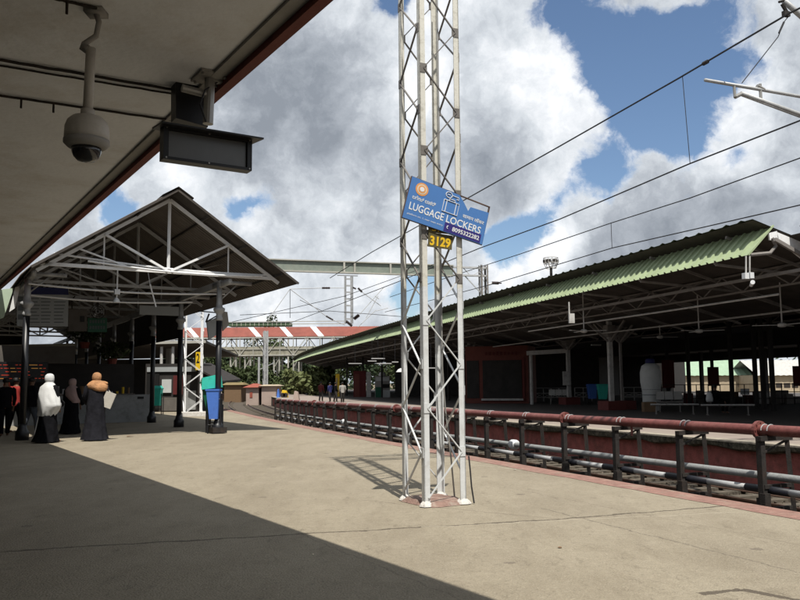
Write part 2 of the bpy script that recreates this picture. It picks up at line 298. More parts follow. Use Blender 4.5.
# ------------------------------------------------------------------ mesh tools
def wmat(o):
    m_ = o.matrix_basis.copy()
    while o.parent is not None: o = o.parent; m_ = o.matrix_basis @ m_
    return m_
class MB:
    def __init__(s): s.v = []; s.f = []
    def add(s, vs, fs):
        o = len(s.v); s.v += [tuple(v) for v in vs]; s.f += [tuple(i+o for i in f) for f in fs]; return s
    def hexa(s, b, t):      # bottom 4, top 4
        return s.add(list(b)+list(t), [(3, 2, 1, 0), (4, 5, 6, 7), (0, 1, 5, 4), (1, 2, 6, 5), (2, 3, 7, 6), (3, 0, 4, 7)])
    def obox(s, c, ux, uy, uz, hx, hy, hz):
        c, ux, uy, uz = Vector(c), Vector(ux)*hx, Vector(uy)*hy, Vector(uz)*hz
        return s.hexa([c-ux-uy-uz, c+ux-uy-uz, c+ux+uy-uz, c-ux+uy-uz], [c-ux-uy+uz, c+ux-uy+uz, c+ux+uy+uz, c-ux+uy+uz])
    def box(s, x0, x1, y0, y1, z0, z1):
        return s.hexa([(x0, y0, z0), (x1, y0, z0), (x1, y1, z0), (x0, y1, z0)], [(x0, y0, z1), (x1, y0, z1), (x1, y1, z1), (x0, y1, z1)])
    def beam(s, a, b, w, h=None, up=(0, 0, 1)):
        a, b = Vector(a), Vector(b); d = (b-a).normalized(); up = Vector(up)
        if abs(d.dot(up)) > .98: up = Vector((0.38, .92, 0))
        x = d.cross(up).normalized(); y = x.cross(d); h = h or w
        return s.obox((a+b)/2, d, x, y, (b-a).length/2, w/2, h/2)
    def tube(s, pts, r, n=8, cap=True):
        pts = [Vector(p) for p in pts]; rs = r if isinstance(r, (list, tuple)) else [r]*len(pts)
        rings = []; prev = None
        for i, p in enumerate(pts):
            d = (pts[min(i+1, len(pts)-1)]-pts[max(i-1, 0)]).normalized()
            if prev is None:
                x = d.cross(Vector((0, 0, 1)));
                if x.length < .05: x = d.cross(Vector((0, 1, 0)))
            else: x = prev - d*prev.dot(d)
            x.normalize(); prev = x; y = d.cross(x)
            rings.append([p+(x*math.cos(2*math.pi*k/n)+y*math.sin(2*math.pi*k/n))*rs[i] for k in range(n)])
        vs = [v for g in rings for v in g]; fs = []
        for i in range(len(pts)-1):
            for k in range(n): fs.append((i*n+k, i*n+(k+1) % n, (i+1)*n+(k+1) % n, (i+1)*n+k))
        if cap: fs += [tuple(range(n-1, -1, -1)), tuple((len(pts)-1)*n+k for k in range(n))]
        return s.add(vs, fs)
    def lathe(s, c, prof, n=16, sx=1, sy=1):
        c = Vector(c); vs = []; fs = []
        for (r, z) in prof:
            for k in range(n): a = 2*math.pi*k/n; vs.append(c+Vector((r*sx*math.cos(a), r*sy*math.sin(a), z)))
        for i in range(len(prof)-1):
            for k in range(n): fs.append((i*n+k, i*n+(k+1) % n, (i+1)*n+(k+1) % n, (i+1)*n+k))
        fs += [tuple(range(n-1, -1, -1)), tuple((len(prof)-1)*n+k for k in range(n))]
        return s.add(vs, fs)
    def strip(s, A, B):     # sheet between two point rows
        n = len(A); return s.add(list(A)+list(B), [(i, i+1, n+i+1, n+i) for i in range(n-1)])
    def prism(s, poly, z0, z1):
        n = len(poly); vs = [(p[0], p[1], z0) for p in poly]+[(p[0], p[1], z1) for p in poly]
        return s.add(vs, [tuple(range(n-1, -1, -1)), tuple(range(n, 2*n))]+[(i, (i+1) % n, n+(i+1) % n, n+i) for i in range(n)])
    def build(s, name, m, parent=None, smooth=False, loc=None):
        me = bpy.data.meshes.new(name)
        inv = wmat(parent).inverted() if parent is not None else (Matrix.Translation(-Vector(loc)) if loc is not None else None)
        vs = [inv @ Vector(v) for v in s.v] if inv else s.v
        me.from_pydata([tuple(v) for v in vs], [], s.f); me.update()
        bm = bmesh.new(); bm.from_mesh(me); bmesh.ops.recalc_face_normals(bm, faces=bm.faces); bm.to_mesh(me); bm.free()
        if smooth:
            for p in me.polygons: p.use_smooth = True
        o = bpy.data.objects.new(name, me); sc.collection.objects.link(o); me.materials.append(MT[m] if isinstance(m, str) else m)
        if parent is not None: o.parent = parent
        if loc is not None: o.location = loc
        return o
def tag(o, label=None, cat=None, group=None, kind=None):
    if label: o['label'] = label
    if cat: o['category'] = cat
    if group: o['group'] = group
    if kind: o['kind'] = kind
    return o
def thing(name, loc, label, cat, group=None):
    o = bpy.data.objects.new(name, None); sc.collection.objects.link(o); o.location = loc
    o.empty_display_size = .2
    return tag(o, label, cat, group)
def solidify(A, B, t, mbx, nrm_=(0, 0, 1)):
    nv = Vector(nrm_)*t; mbx.strip(A, B); mbx.strip([Vector(p)+nv for p in A], [Vector(p)+nv for p in B])
def ang_leg(mbx, p, q, ux, uy, w, t):   # L section from p to q; flanges along ux, uy
    for (u, v) in ((ux, uy), (uy, ux)):
        b = [p, p+u*w, p+u*w+v*t, p+v*t]; tt = [x+(q-p) for x in b]; mbx.hexa(b, tt)

# ------------------------------------------------------------------ track frame: s along, w to the right of the near platform edge
HD0 = R_(-23.8); RAD = 450.0; n0 = Vector((math.cos(HD0), -math.sin(HD0), 0)); CEN = n0*(7.35+RAD)
def hdg(s): return HD0 + s/RAD
def nor(s): h = hdg(s); return Vector((math.cos(h), -math.sin(h), 0))
def tan(s): h = hdg(s); return Vector((math.sin(h), math.cos(h), 0))
def P(s, w_, z=0.0): return CEN - nor(s)*(RAD-w_) + Vector((0, 0, z))
def sw(p): v = CEN-Vector((p[0], p[1], 0)); r = v.length; h = math.atan2(-v.y, v.x); return (h-HD0)*RAD, RAD-r
def fr(a, b, st):
    n = max(1, int(round((b-a)/st))); return [a+(b-a)*i/n for i in range(n+1)]
# canopy frame: a along, b across (to the right)
dC = Vector((-.533, .846, 0)).normalized(); nC = Vector((dC.y, -dC.x, 0))
def C(a, b, z=0.0): return dC*a+nC*b+Vector((0, 0, z))
Z = Vector((0, 0, 1))

# ------------------------------------------------------------------ ground and platforms
g = MB(); g.add([(-1500, -300, -1.25), (1500, -300, -1.25), (1500, 3000, -1.25), (-1500, 3000, -1.25)], [(0, 1, 2, 3)])
tag(g.build('ground', 'dirt'), kind='structure')
S1 = fr(-22, 190, 4)
tb = MB(); tb.strip([P(s, -.2, -1.0) for s in S1], [P(s, 7.3, -1.0) for s in S1]); tag(tb.build('track_bed', 'ballast'), kind='structure')
pl = MB(); e1 = [P(s, -.10) for s in S1]; outer = [P(s, -60) for s in S1]
pl.strip(e1, outer)
pl.strip([P(S1[-1], -.10), P(S1[-1], -.10, -1.2)], [P(S1[-1], -60), P(S1[-1], -60, -1.2)])
tag(pl.build('platform', 'paving'), kind='structure')
pe = MB(); S2 = fr(-22, 190, .5); rr = random.Random(4)
j = [rr.uniform(-.012, .012) for _ in S2]
pe.strip([P(s, -.40+j[i]*2.5, .004) for i, s in enumerate(S2)], [P(s, 0+j[i], .004) for i, s in enumerate(S2)])
pe.strip([P(s, 0+j[i], .004) for i, s in enumerate(S2)], [P(s, 0+j[i], -.10) for i, s in enumerate(S2)])
pe.strip([P(s, 0+j[i], -.10) for i, s in enumerate(S2)], [P(s, -.12, -1.2) for i, s in enumerate(S2)])
tag(pe.build('platform_edge', 'pink'), kind='structure')
fp = MB(); fp.strip([P(s, 7.55) for s in S1], [P(s, 62) for s in S1]); tag(fp.build('far_platform', 'far_paving'), kind='structure')
S3 = fr(-22, 190, .5); rr = random.Random(8)
j3 = [rr.uniform(-.03, .03) for _ in S3]
fe = MB()
fe.strip([P(s, 7.55, .003) for s in S3], [P(s, 7.12+j3[i]*.6, .003) for i, s in enumerate(S3)])
fe.strip([P(s, 7.12+j3[i]*.6, .003) for i, s in enumerate(S3)], [P(s, 7.12+j3[i]*.6, -.035) for i, s in enumerate(S3)])
tag(fe.build('far_platform_coping', 'coping'), kind='structure')
fm = MB(); fm.strip([P(s, 7.12+j3[i]*.6, -.035) for i, s in enumerate(S3)], [P(s, 7.14+j3[i]*.6, -.16+j3[i]*1.6) for i, s in enumerate(S3)])
fm.strip([P(s, 7.14+j3[i]*.6, -.16+j3[i]*1.6) for i, s in enumerate(S3)], [P(s, 7.28+j3[i], -.21+j3[i]*1.5) for i, s in enumerate(S3)])
tag(fm.build('far_platform_edge', 'moss'), kind='structure')
fw = MB(); fw.strip([P(s, 7.30, -.10) for s in S1], [P(s, 7.33, -1.25) for s in S1]); tag(fw.build('far_platform_wall', 'redwall'), kind='structure')
def rail_prof(s, w_, zt):
    return [P(s, w_-.065, zt-.15), P(s, w_-.065, zt-.13), P(s, w_-.01, zt-.11), P(s, w_-.01, zt-.04), P(s, w_-.035, zt-.03), P(s, w_-.035, zt),
            P(s, w_+.035, zt), P(s, w_+.035, zt-.03), P(s, w_+.01, zt-.04), P(s, w_+.01, zt-.11), P(s, w_+.065, zt-.13), P(s, w_+.065, zt-.15)]
for ws in ((.82, 2.42), (4.55, 6.15)):
    for w_ in ws:
        mb = MB(); SS = fr(-20, 190, 3); rows = [rail_prof(s, w_, -.80) for s in SS]
        for k in range(11): mb.strip([r[k] for r in rows], [r[k+1] for r in rows])
        tag(mb.build('rail', 'rail'), kind='structure')
    mb = MB(); mid = sum(ws)/2
    for i in range(230):
        s = -10+i*.65; mb.obox(P(s, mid, -.99), tan(s), nor(s), Z, .12, 1.25, .045)
    tag(mb.build('sleepers', 'sleeper'), kind='structure')
rr = random.Random(5); mb = MB()        # loose ballast stones
for i in range(9000):
    s = 4+rr.random()**1.5*60; w_ = rr.uniform(0.1, 7.2); r = rr.uniform(.025, .06); c = P(s, w_, -.99+rr.uniform(0, .03))
    q = [c+Vector((rr.uniform(-1, 1), rr.uniform(-1, 1), rr.uniform(-.5, .9)))*r for _ in range(4)]; mb.add(q, [(0, 1, 2), (0, 1, 3), (1, 2, 3), (0, 2, 3)])
tag(mb.build('ballast', 'ballast'), 'loose grey brown ballast stones between the rails', 'ballast', kind='stuff')

df = MB(); df.strip([P(s, 11.9, .004) for s in fr(-22, 190, 4)], [P(s, 61, .004) for s in fr(-22, 190, 4)]); tag(df.build('far_platform_shaded_floor', 'shade_floor'), kind='structure')  # darker sheet laid where the far canopy shades the paving
# ------------------------------------------------------------------ pipe rack between the tracks
rk = thing('pipe_rack', P(20, 3.2, -1), 'long rack of black frames carrying a thick red pipe between the two platforms', 'pipe rack')
def zp(s): return .60-.0042*(s-10)
SR = fr(2, 49, 1.0)
def pipe(name, w_, zf, r, m, s0=2, s1=49, n=12):
    mb = MB(); mb.tube([P(s, w_, zf(s)) for s in fr(s0, s1, 1.0)], r, n); return mb.build(name, m, rk, True)
rk_f = []
tp = pipe('water_pipe', 3.12, zp, .088, 'pipe_red')
tag(tp, 'thick red top pipe')
gp = pipe('steam_pipe', 3.35, lambda s: zp(s)-.75, .062, 'pipe_grey')
frames = [4.05+1.85*i for i in range(25)]
for s in frames:
    f = MB(); a, b = 2.98, 3.5
    f.obox(P(s, a, -.27), tan(s), nor(s), Z, .012, .045, .77); f.obox(P(s+.05, a-.036, -.27), tan(s), nor(s), Z, .042, .009, .77)
    f.obox(P(s-.01, a-.01, -.70), tan(s), nor(s), Z, .055, .06, .33); f.obox(P(s+.12, a+.06, -.66), tan(s), nor(s), Z, .07, .05, .2)
    f.beam(P(s, b+.10, -1.0), P(s, b, zp(s)-.10), .07, .07)
    f.obox(P(s, (a+b)/2, zp(s)-.125), tan(s), nor(s), Z, .05, .34, .035)
    f.obox(P(s, (a+b)/2, -.27), tan(s), nor(s), Z, .03, .28, .03)
    f.obox(P(s, (a+b)/2, -.62), tan(s), nor(s), Z, .03, .28, .03)
    f.beam(P(s, a, .25), P(s, b, zp(s)-.16), .03, .03)
    sf_ = f.build('support_frame', 'dark_steel', rk)
    f = MB()
    for ds in (-.06, .06):
        pts = [P(s+ds, 3.12+.094*math.cos(t), zp(s)+.094*math.sin(t)) for t in [math.pi*k/10 for k in range(11)]]; f.tube(pts, .008, 5)
    f.build('pipe_clamp', 'pipe_white', sf_)
# black and white lower pipe in alternating lengths
rr = random.Random(3); s = 2.0; col = 0
while s < 48.5:
    L = rr.uniform(.8, 1.05); e = min(s+L, 49); m = MB(); m.tube([P(s, 3.10, zp(s)-.93), P(e, 3.10, zp(e)-.93)], .052 if col else .062, 10)
    tag(m.build('lagged_pipe', 'pipe_white' if col else 'pipe_black', rk, True), 'white lagged length of the lowest pipe' if col else 'black lagged length of the lowest pipe'); s = e; col ^= 1
pipe('cable_duct', 3.55, lambda s: -.86, .045, 'rail')
for sf in (9.78, 15.35, 26.0, 38.0):
    f = MB(); c0, c1 = P(sf-.03, 3.12, zp(sf)), P(sf+.03, 3.12, zp(sf)); f.tube([c0, c1], .145, 16)
    for k in range(8):
        a = k*math.pi/4; o = nor(sf)*.12*math.cos(a)+Z*.12*math.sin(a); f.tube([c0+o-tan(sf)*.02, c1+o+tan(sf)*.02], .012, 6)
    f.build('pipe_flange', 'pipe_red', rk, False)
for sf in (18.1, 33.4):
    f = MB(); f.tube([P(sf-.09, 3.35, zp(sf)-.75), P(sf+.09, 3.35, zp(sf)-.75)], .125, 14); f.build('white_joint', 'white_ink', rk, True)
for sf in (7.3, 13.0, 20.4, 29.5):     # short drain stubs hanging from the red pipe
    f = MB(); f.tube([P(sf, 3.12, zp(sf)-.07), P(sf, 3.12, zp(sf)-.26)], .022, 6); f.build('drain_stub', 'pipe_red', rk)

# ------------------------------------------------------------------ near canopy overhead
nc = thing('concrete_canopy', C(0, -2, 0), 'cream concrete platform canopy with a red edge overhead', 'canopy')
ZS = 4.237; BE = 2.583
m = MB(); m.hexa([C(-22, -9, ZS), C(-22, BE-.22, ZS), C(29, BE-.22, ZS), C(29, -9, ZS)], [C(-22, -9, ZS+.25), C(-22, BE-.22, ZS+.25), C(29, BE-.22, ZS+.25), C(29, -9, ZS+.25)]); m.build('soffit_slab', 'soffit', nc)
m = MB(); m.hexa([C(-22, BE-.217, ZS-.03), C(-22, BE-.095, ZS-.03), C(29, BE-.095, ZS-.03), C(29, BE-.217, ZS-.03)], [C(-22, BE-.217, ZS+.24), C(-22, BE-.095, ZS+.24), C(29, BE-.095, ZS+.24), C(29, BE-.217, ZS+.24)]); m.build('cove_strip', 'cove', nc)
m = MB(); m.hexa([C(-22, BE-.092, ZS-.09), C(-22, BE, ZS-.09), C(29, BE, ZS-.09), C(29, BE-.092, ZS-.09)], [C(-22, BE-.092, ZS+.30), C(-22, BE, ZS+.30), C(29, BE, ZS+.30), C(29, BE-.092, ZS+.30)]); m.build('fascia', 'fascia', nc)
for bb, aa in ((-5.5, -14), (-5.5, -6), (-5.5, 2), (-5.5, 10), (-5.5, 18), (-5.5, 26)):
    m = MB(); m.obox(C(aa, bb, ZS/2), dC, nC, Z, .2, .2, ZS/2); m.build('column', 'soffit', nc)
m = MB(); m.hexa([C(-22, -7.2, 0), C(-22, -7.0, 0), C(29.3, -7.0, 0), C(29.3, -7.2, 0)], [C(-22, -7.2, ZS-.005), C(-22, -7.0, ZS-.005), C(29.3, -7.0, ZS-.005), C(29.3, -7.2, ZS-.005)]); m.build('sky_block_wall', 'concrete_dark', nc)  # unseen wall, added to cut sky light under the canopy
for aa in range(-20, 28, 4):  # door panels dressing the added wall
    m = MB(); m.hexa([C(aa, -6.995, 0), C(aa+1.3, -6.995, 0), C(aa+1.3, -6.94, 0), C(aa, -6.94, 0)], [C(aa, -6.995, 2.2), C(aa+1.3, -6.995, 2.2), C(aa+1.3, -6.94, 2.2), C(aa, -6.94, 2.2)]); m.build('door', 'dark', nc)
# conduits clipped to the soffit
def conduit(p1, p2, r, label, clips=()):
    a = at(*p1, ZS-r-.004); b = at(*p2, ZS-r-.004); m = MB(); pts = []
    nn = 24; rg = random.Random(int(p1[1]))
    for i in range(nn+1):
        q = a.lerp(b, i/nn); q.z -= rg.uniform(0, r*.4); pts.append(q)
    m.tube(pts, r, 6); o = m.build('conduit', 'dark_steel', None, loc=tuple(a)); tag(o, label, 'conduit')
    for c in clips:
        q = a.lerp(b, c); mm = MB(); mm.obox(q+Vector((0, 0, -.05)), (1, 0, 0), (0, 1, 0), Z, .008, .008, .05); mm.build('clip', 'dark_steel', o)
    return o
def conduit_fix():
    pass
conduit((-120, 39), (212, 96), .014, 'upper of two parallel cable conduits crossing the cream soffit', ())
conduit((-120, 46), (212, 100), .010, 'thin cable just below the upper conduit on the cream soffit', ())
conduit((-120, 78), (200, 124), .013, 'sagging dark conduit with hanging clips, nearest the dome camera body', (.4,.5,.62))
conduit((20, -10), (97, 8), .012, 'short conduit running to the dome camera bracket', (.6,))
# fix clip parents to local coordinates
# ------------------------------------------------------------------ dome camera
cb = at(96, 10, ZS); cc = thing('dome_camera', cb, 'cream pole mounted dome security camera hanging under the soffit', 'security camera')
yc = cb.y
top = atY(90, 52, yc); bot = atY(87.5, 116, yc); top.x = bot.x+.01
m = MB(); m.obox(cb-Vector((0, 0, .02)), (1, 0, 0), (0, 1, 0), Z, .07, .07, .02); m.tube([cb-Vector((0, 0, .02)), atY(99, 22, yc), atY(96, 36, yc), atY(84, 44, yc), atY(82, 50, yc)], .022, 8); m.tube([atY(84, 47, yc), atY(92, 53, yc)], .034, 8)
m.build('bracket', 'cove', cc, True)
m = MB(); m.tube([top+Vector((0, 0, .03)), bot], .036, 14); m.tube([bot+Vector((0, 0, .05)), bot-Vector((0, 0, .01))], .05, 14); m.build('pole', 'cam_shell', cc, True)
kx = yc/FPX
def prof(lst): return [(r*kx*1.03, -h*kx*1.03) for r, h in lst]
m = MB(); m.lathe(bot, prof([(3, -2), (9, 0), (15, 2), (19, 6), (21, 12), (21.3, 20), (21.5, 26)]), 28); m.build('housing', 'cam_shell', cc, True)
m = MB(); m.lathe(bot, prof([(22, 25), (22, 28.5), (18.5, 32), (15, 33)]), 28); m.build('trim_ring', 'cove', cc, True)
m = MB(); m.lathe(bot, prof([(14.5, 32), (14, 37), (12, 42), (8.5, 45.5), (3, 47)]), 24); m.build('dome', mat('smoked dome', (.02, .02, .022), .12, .1, 5, spec=.7), cc, True)
# ------------------------------------------------------------------ hanging displays
hb = at(210, 76, ZS); yd = hb.y-.25
hd = thing('hanging_display', hb, 'black double hanging information display with a hood on a ceiling pipe', 'display')
def D(px, py, db=0.0): return atP(px, py, C(0, 0), dC) if False else None
aD = hb.dot(dC); 
def dp(px, py, da=0.0):     # point in plane across the canopy through the mount
    return atP(px, py, C(aD+da, 0), dC)
m = MB(); m.obox(hb-Z*.015, dC, nC, Z, .16, .13, .012); m.obox(hb-Z*.04+nC*.08, dC, nC, Z, .03, .09, .012); [m.tube([hb+dC*i*.12+nC*j_*.1-Z*.03, hb+dC*i*.12+nC*j_*.1-Z*.05], .014, 6) for i in (-1, 1) for j_ in (-1, 1)]; m.build('mount_plate', 'cove', hd)
m = MB(); m.tube([hb-Z*.02, dp(208, 124)], .048, 12); m.tube([dp(209, 95), dp(182, 88)], .035, 10); m.build('mount_pipe', 'metal', hd)
# side display (edge-on box)
a0, a1 = dp(176, 76, .12), dp(195, 120, .12)
m = MB(); q0, q1, q2, q3 = dp(176, 76, .3), dp(208, 84, .3), dp(208, 127, .3), dp(176, 118, .3)
m.hexa([q0-dC*.0, q1, q2, q3], [q0+dC*.16, q1+dC*.16, q2+dC*.16, q3+dC*.16]); m.build('side_display', 'black_plastic', hd)
# main display body
TL, TR, BR_, BL = dp(163, 128, -.22), dp(251, 138, -.22), dp(250, 171, -.22), dp(164, 160, -.22)
TL.z = TR.z = (TL.z+TR.z)/2; BL.z = BR_.z = (BL.z+BR_.z)/2; BL.x, BL.y = TL.x, TL.y; BR_.x, BR_.y = TR.x, TR.y
m = MB(); m.hexa([TL, TR, BR_, BL], [TL+dC*.09, TR+dC*.09, BR_+dC*.09, BL+dC*.09]); m.build('casing', 'black_plastic', hd)
ux = (TR-TL).normalized(); W_ = (TR-TL).length; H_ = TL.z-BL.z
for nm, (x0, x1, y0, y1), mt, pr_ in (('screen', (.06, .94, .12, .90), 'screen', .004),):
    m = MB(); o_ = TL-dC*pr_; m.add([o_+ux*W_*x0-Z*H_*y1, o_+ux*W_*x1-Z*H_*y1, o_+ux*W_*x1-Z*H_*y0, o_+ux*W_*x0-Z*H_*y0], [(0, 1, 2, 3)]); m.build(nm, mt, hd)
m = MB()
for (x0, x1, y0, y1) in ((.0, .055, 0, 1), (.945, 1, 0, 1), (.055, .945, 0, .11), (.055, .945, .91, 1)):
    o_ = TL; b_ = [o_+ux*W_*x0-Z*H_*y1, o_+ux*W_*x1-Z*H_*y1, o_+ux*W_*x1-Z*H_*y0, o_+ux*W_*x0-Z*H_*y0]; m.hexa([p-dC*.03 for p in b_], [p-dC*.001 for p in b_])
m.build('bezel', 'black_plastic', hd)
for u_ in (.03, .5, .97):
    for v_ in (.05, .95): m = MB(); q = TL+ux*W_*u_-Z*H_*v_-dC*.032; m.tube([q, q-dC*.006], .008, 8); m.build('screw', 'metal', hd)
m = MB(); m.tube([hb+Z*-.02+nC*.1, dp(205, 90, -.05), dp(200, 104, -.1), dp(206, 122, -.05)], .008, 6); m.build('cable', 'wire', hd)
m = MB(); t0, t1 = TL-ux*.05+Z*.004, TR+ux*.06+Z*.004
m.hexa([t0-dC*.16-Z*.03, t1-dC*.16-Z*.03, t1+dC*.16-Z*.0, t0+dC*.16], [t0-dC*.16-Z*.015, t1-dC*.16-Z*.015, t1+dC*.16+Z*.02, t0+dC*.16+Z*.02]); m.build('hood', 'black_plastic', hd)

# ------------------------------------------------------------------ lattice mast with the signs
base = at(424.6, 507.5); nM = nor(8.4); tM = tan(8.4)
WX, WY, HM = .53, .64, 10.2
mc = base+nM*WX/2+tM*WY/2
ms = thing('lattice_mast', mc, 'tall four legged lattice mast painted white below, holding the luggage lockers sign', 'mast')
corners = [(base, nM, tM), (base+nM*WX, -nM, tM), (base+tM*WY, nM, -tM), (base+nM*WX+tM*WY, -nM, -tM)]
for (p, u, v) in corners:
    m = MB(); ang_leg(m, p, p+Z*HM, u, v, .072, .012); m.build('leg', 'mast', ms)
def lace(name, p, q, n_, ph, h0=.12, step=.505, r=.013, parent=ms, h1=HM, mtl='lacing'):
    m = MB(); z = h0; k = ph
    while z+step < h1:
        a, b = (p, q) if k % 2 == 0 else (q, p); m.beam(a+Z*z+n_*.006, b+Z*(z+step)+n_*.006, .022, .012); gd = (b-a).normalized(); m.obox(b+Z*(z+step)+n_*.004+gd*.0, gd, Z, n_, .045, .055, .004); z += step; k += 1
    return m.build(name, mtl, parent)
lace('lacing', base+nM*.05, base+nM*(WX-.05), -tM, 0, .10); lace('lacing', base+nM*.05+tM*WY, base+nM*(WX-.05)+tM*WY, tM, 1, .22)
lace('lacing', base+tM*.05, base+tM*(WY-.05), -nM, 1, .1, .505); lace('lacing', base+nM*WX+tM*.05, base+nM*WX+tM*(WY-.05), nM, 0, .3, .505)
# portal beam on top, out of frame but throwing the shadow
m = MB(); zt = HM
for dz in (0, .5):
    for v in (0.0, WY): m.beam(mc-nM*.3+tM*(v-WY/2)+Z*(zt+dz), mc+nM*16+tM*(v-WY/2)+Z*(zt+dz), .07, .07)
for k in range(26):
    x0, x1 = -.3+k*.62, -.3+(k+1)*.62; za, zb = (zt, zt+.5) if k % 2 == 0 else (zt+.5, zt)
    for v in (0.0, WY): m.beam(mc+nM*x0+tM*(v-WY/2)+Z*za, mc+nM*x1+tM*(v-WY/2)+Z*zb, .04, .02)
m.build('portal_beam', 'mast', ms)
# far leg of this portal (outside the frame)
m = MB()
for dx in (0, .46):
    for dy in (0, .62): m.beam(mc+nM*(15.6+dx)+tM*(dy-.31)+Z*0, mc+nM*(15.6+dx)+tM*(dy-.31)+Z*HM, .08, .08)
m.build('leg', 'mast', ms)
# base
m = MB(); rr = random.Random(2); poly = []
for k in range(18):
    a = 2*math.pi*k/18; rx, ry = WX/2+.03, WY/2+.05; q = mc+nM*rx*1.05*math.copysign(abs(math.cos(a))**.6, math.cos(a))*rr.uniform(.86, 1.12)+tM*ry*1.1*math.copysign(abs(math.sin(a))**.6, math.sin(a))*rr.uniform(.9, 1.08); poly.append(q)
vs = [(q.x, q.y, .004) for q in poly]+[(mc.x+(q.x-mc.x)*.8, mc.y+(q.y-mc.y)*.8, .045+rr.uniform(0, .01)) for q in poly]; n_ = len(poly)
m.add(vs, [(i, (i+1) % n_, n_+(i+1) % n_, n_+i) for i in range(n_)]+[tuple(range(n_, 2*n_))]); m.build('footing', 'pinkbase', ms)
for (p, u, v) in corners:
    m = MB(); q = p+u*.03+v*.03; m.lathe((q.x, q.y, 0.01), [(.085, 0), (.07, .025), (.045, .05), (.02, .06)], 7, rr.uniform(.8, 1.25), rr.uniform(.8, 1.2)); m.build('mortar_collar', 'whitebase', ms)
m = MB(); pc = base+nM*(WX+.03)-tM*.02; m.tube([pc+Z*.55, pc+nM*.015+Z*.4, pc+nM*.03+Z*.2, pc+nM*.06+Z*.01], .009, 6); m.build('earth_cable', 'wire', ms)
m = MB(); pc = base+nM*(WX-.1)+tM*(WY*.6); m.tube([pc+Z*6.5, pc+Z*3.0, pc+Z*1.6, pc+nM*.03+Z*1.1, pc+nM*.10+Z*.5, pc+nM*.14+Z*.03], .010, 6); m.build('earth_cable', 'metal', ms)

# sign in plane of the near face
yw = R_(8); nS = (-tM); pS = base-tM*.05
def sp(px, py, off=0.0): return atP(px, py, pS-tM*off, tM)
sTL, sTR, sBR, sBL = sp(412, 176.5), sp(489.6, 207), sp(481.6, 244.8), sp(402, 217.4)
sg = thing('luggage_lockers_sign', (sTL+sTR+sBR+sBL)/4, 'blue tilted sign reading luggage lockers, tied to the white lattice mast', 'sign')
uS, vS = (sTR-sTL), (sBL-sTL)
def sq(u, v, off=0.0): return sTL*(1-u)*(1-v)+sTR*u*(1-v)+sBR*u*v+sBL*(1-u)*v-tM*off
def squad(m, u0, v0, u1, v1, o0, o1): m.hexa([sq(u0, v1, o0), sq(u1, v1, o0), sq(u1, v0, o0), sq(u0, v0, o0)], [sq(u0, v1, o1), sq(u1, v1, o1), sq(u1, v0, o1), sq(u0, v0, o1)])
# face panel: top right corner is torn back and shows sky
m = MB(); pg = [(0, 0), (.62, 0.0), (.685, .13), (.72, .19), (.77, .055), (1.0, .06), (1.0, 1.0), (0, 1.0)]
pg = [(0, 0), (.60, .005), (.675, .15), (.745, .31), (.765, .19), (1.0, .16), (1.0, 1.0), (0, 1.0)]
f0 = [sq(u, v, .012) for u, v in pg]; f1 = [sq(u, v, .004) for u, v in pg]; n_ = len(pg)
m.add(f0+f1, [tuple(range(n_)), tuple(range(2*n_-1, n_-1, -1))]+[(i, (i+1) % n_, n_+(i+1) % n_, n_+i) for i in range(n_)]); m.build('face_panel', 'sign_blue', sg)
m = MB(); squad(m, -.006, -.012, 1.006, .012, -.018, .003); squad(m, -.006, .985, 1.006, 1.008, -.018, .003); squad(m, -.008, .0, .006, 1, -.018, .003); squad(m, .992, 0, 1.006, 1, -.018, .003); m.build('frame', 'rail', sg)
m = MB(); squad(m, .50, .765, .965, .985, .0135, .0145); m.build('number_band', 'sign_navy', sg)
def text_mesh(body, size=1.0, bold=0.0):
    cu = bpy.data.curves.new('txt', 'FONT'); cu.body = body; cu.size = size; cu.offset = bold; cu.resolution_u = 3
    ob = bpy.data.objects.new('txt', cu); sc.collection.objects.link(ob); bpy.context.view_layer.update()
    dg = bpy.context.evaluated_depsgraph_get(); me = ob.evaluated_get(dg).to_mesh()
    vs = [v.co.copy() for v in me.vertices]; fs = [tuple(p.vertices) for p in me.polygons]
    ob.evaluated_get(dg).to_mesh_clear(); bpy.data.objects.remove(ob); bpy.data.curves.remove(cu)
    return vs, fs
def put_text(body, mapf, u0, v0, u1, v1, name, m_, parent, bold=0.0, off=.015):
    vs, fs = text_mesh(body, 1.0, bold)
    if not vs: return
    x0 = min(v.x for v in vs); x1 = max(v.x for v in vs); y0 = min(v.y for v in vs); y1 = max(v.y for v in vs)
    out = [mapf(u0+(u1-u0)*(v.x-x0)/(x1-x0), v1+(v0-v1)*(v.y-y0)/(y1-y0), off) for v in vs]
    mm = MB(); mm.add(out, fs); return mm.build(name, m_, parent)
put_text('LUGGAGE', sq, .045, .585, .47, .765, 'lettering', 'white_ink', sg, .012)
put_text('LOCKERS', sq, .505, .585, .945, .765, 'lettering', 'white_ink', sg, .012)
put_text('\u0cb2\u0c97\u0cc7\u0c9c\u0ccd \u0cb2\u0cbe\u0c95\u0cb0\u0ccd', sq, .055, .40, .345, .50, 'lettering', 'white_ink', sg, .012)
put_text('\u0938\u093e\u092e\u093e\u0928 \u0932\u0949\u0915\u0930', sq, .69, .40, .965, .51, 'lettering', 'white_ink', sg, .012)
put_text('8095322282', sq, .60, .82, .945, .93, 'lettering', 'white_ink', sg, .02, .017)
put_text('platform no. 1, near main entry', sq, .04, .845, .48, .90, 'lettering', 'white_ink', sg, .0)
m = MB(); pts = [sq(.545+.012*math.cos(t)*1.0, .875+.035*math.sin(t), .018) for t in [math.pi*(.5+k/8*1.0) for k in range(9)]]; m.tube(pts, .006, 5); m.build('phone_symbol', 'white_ink', sg)
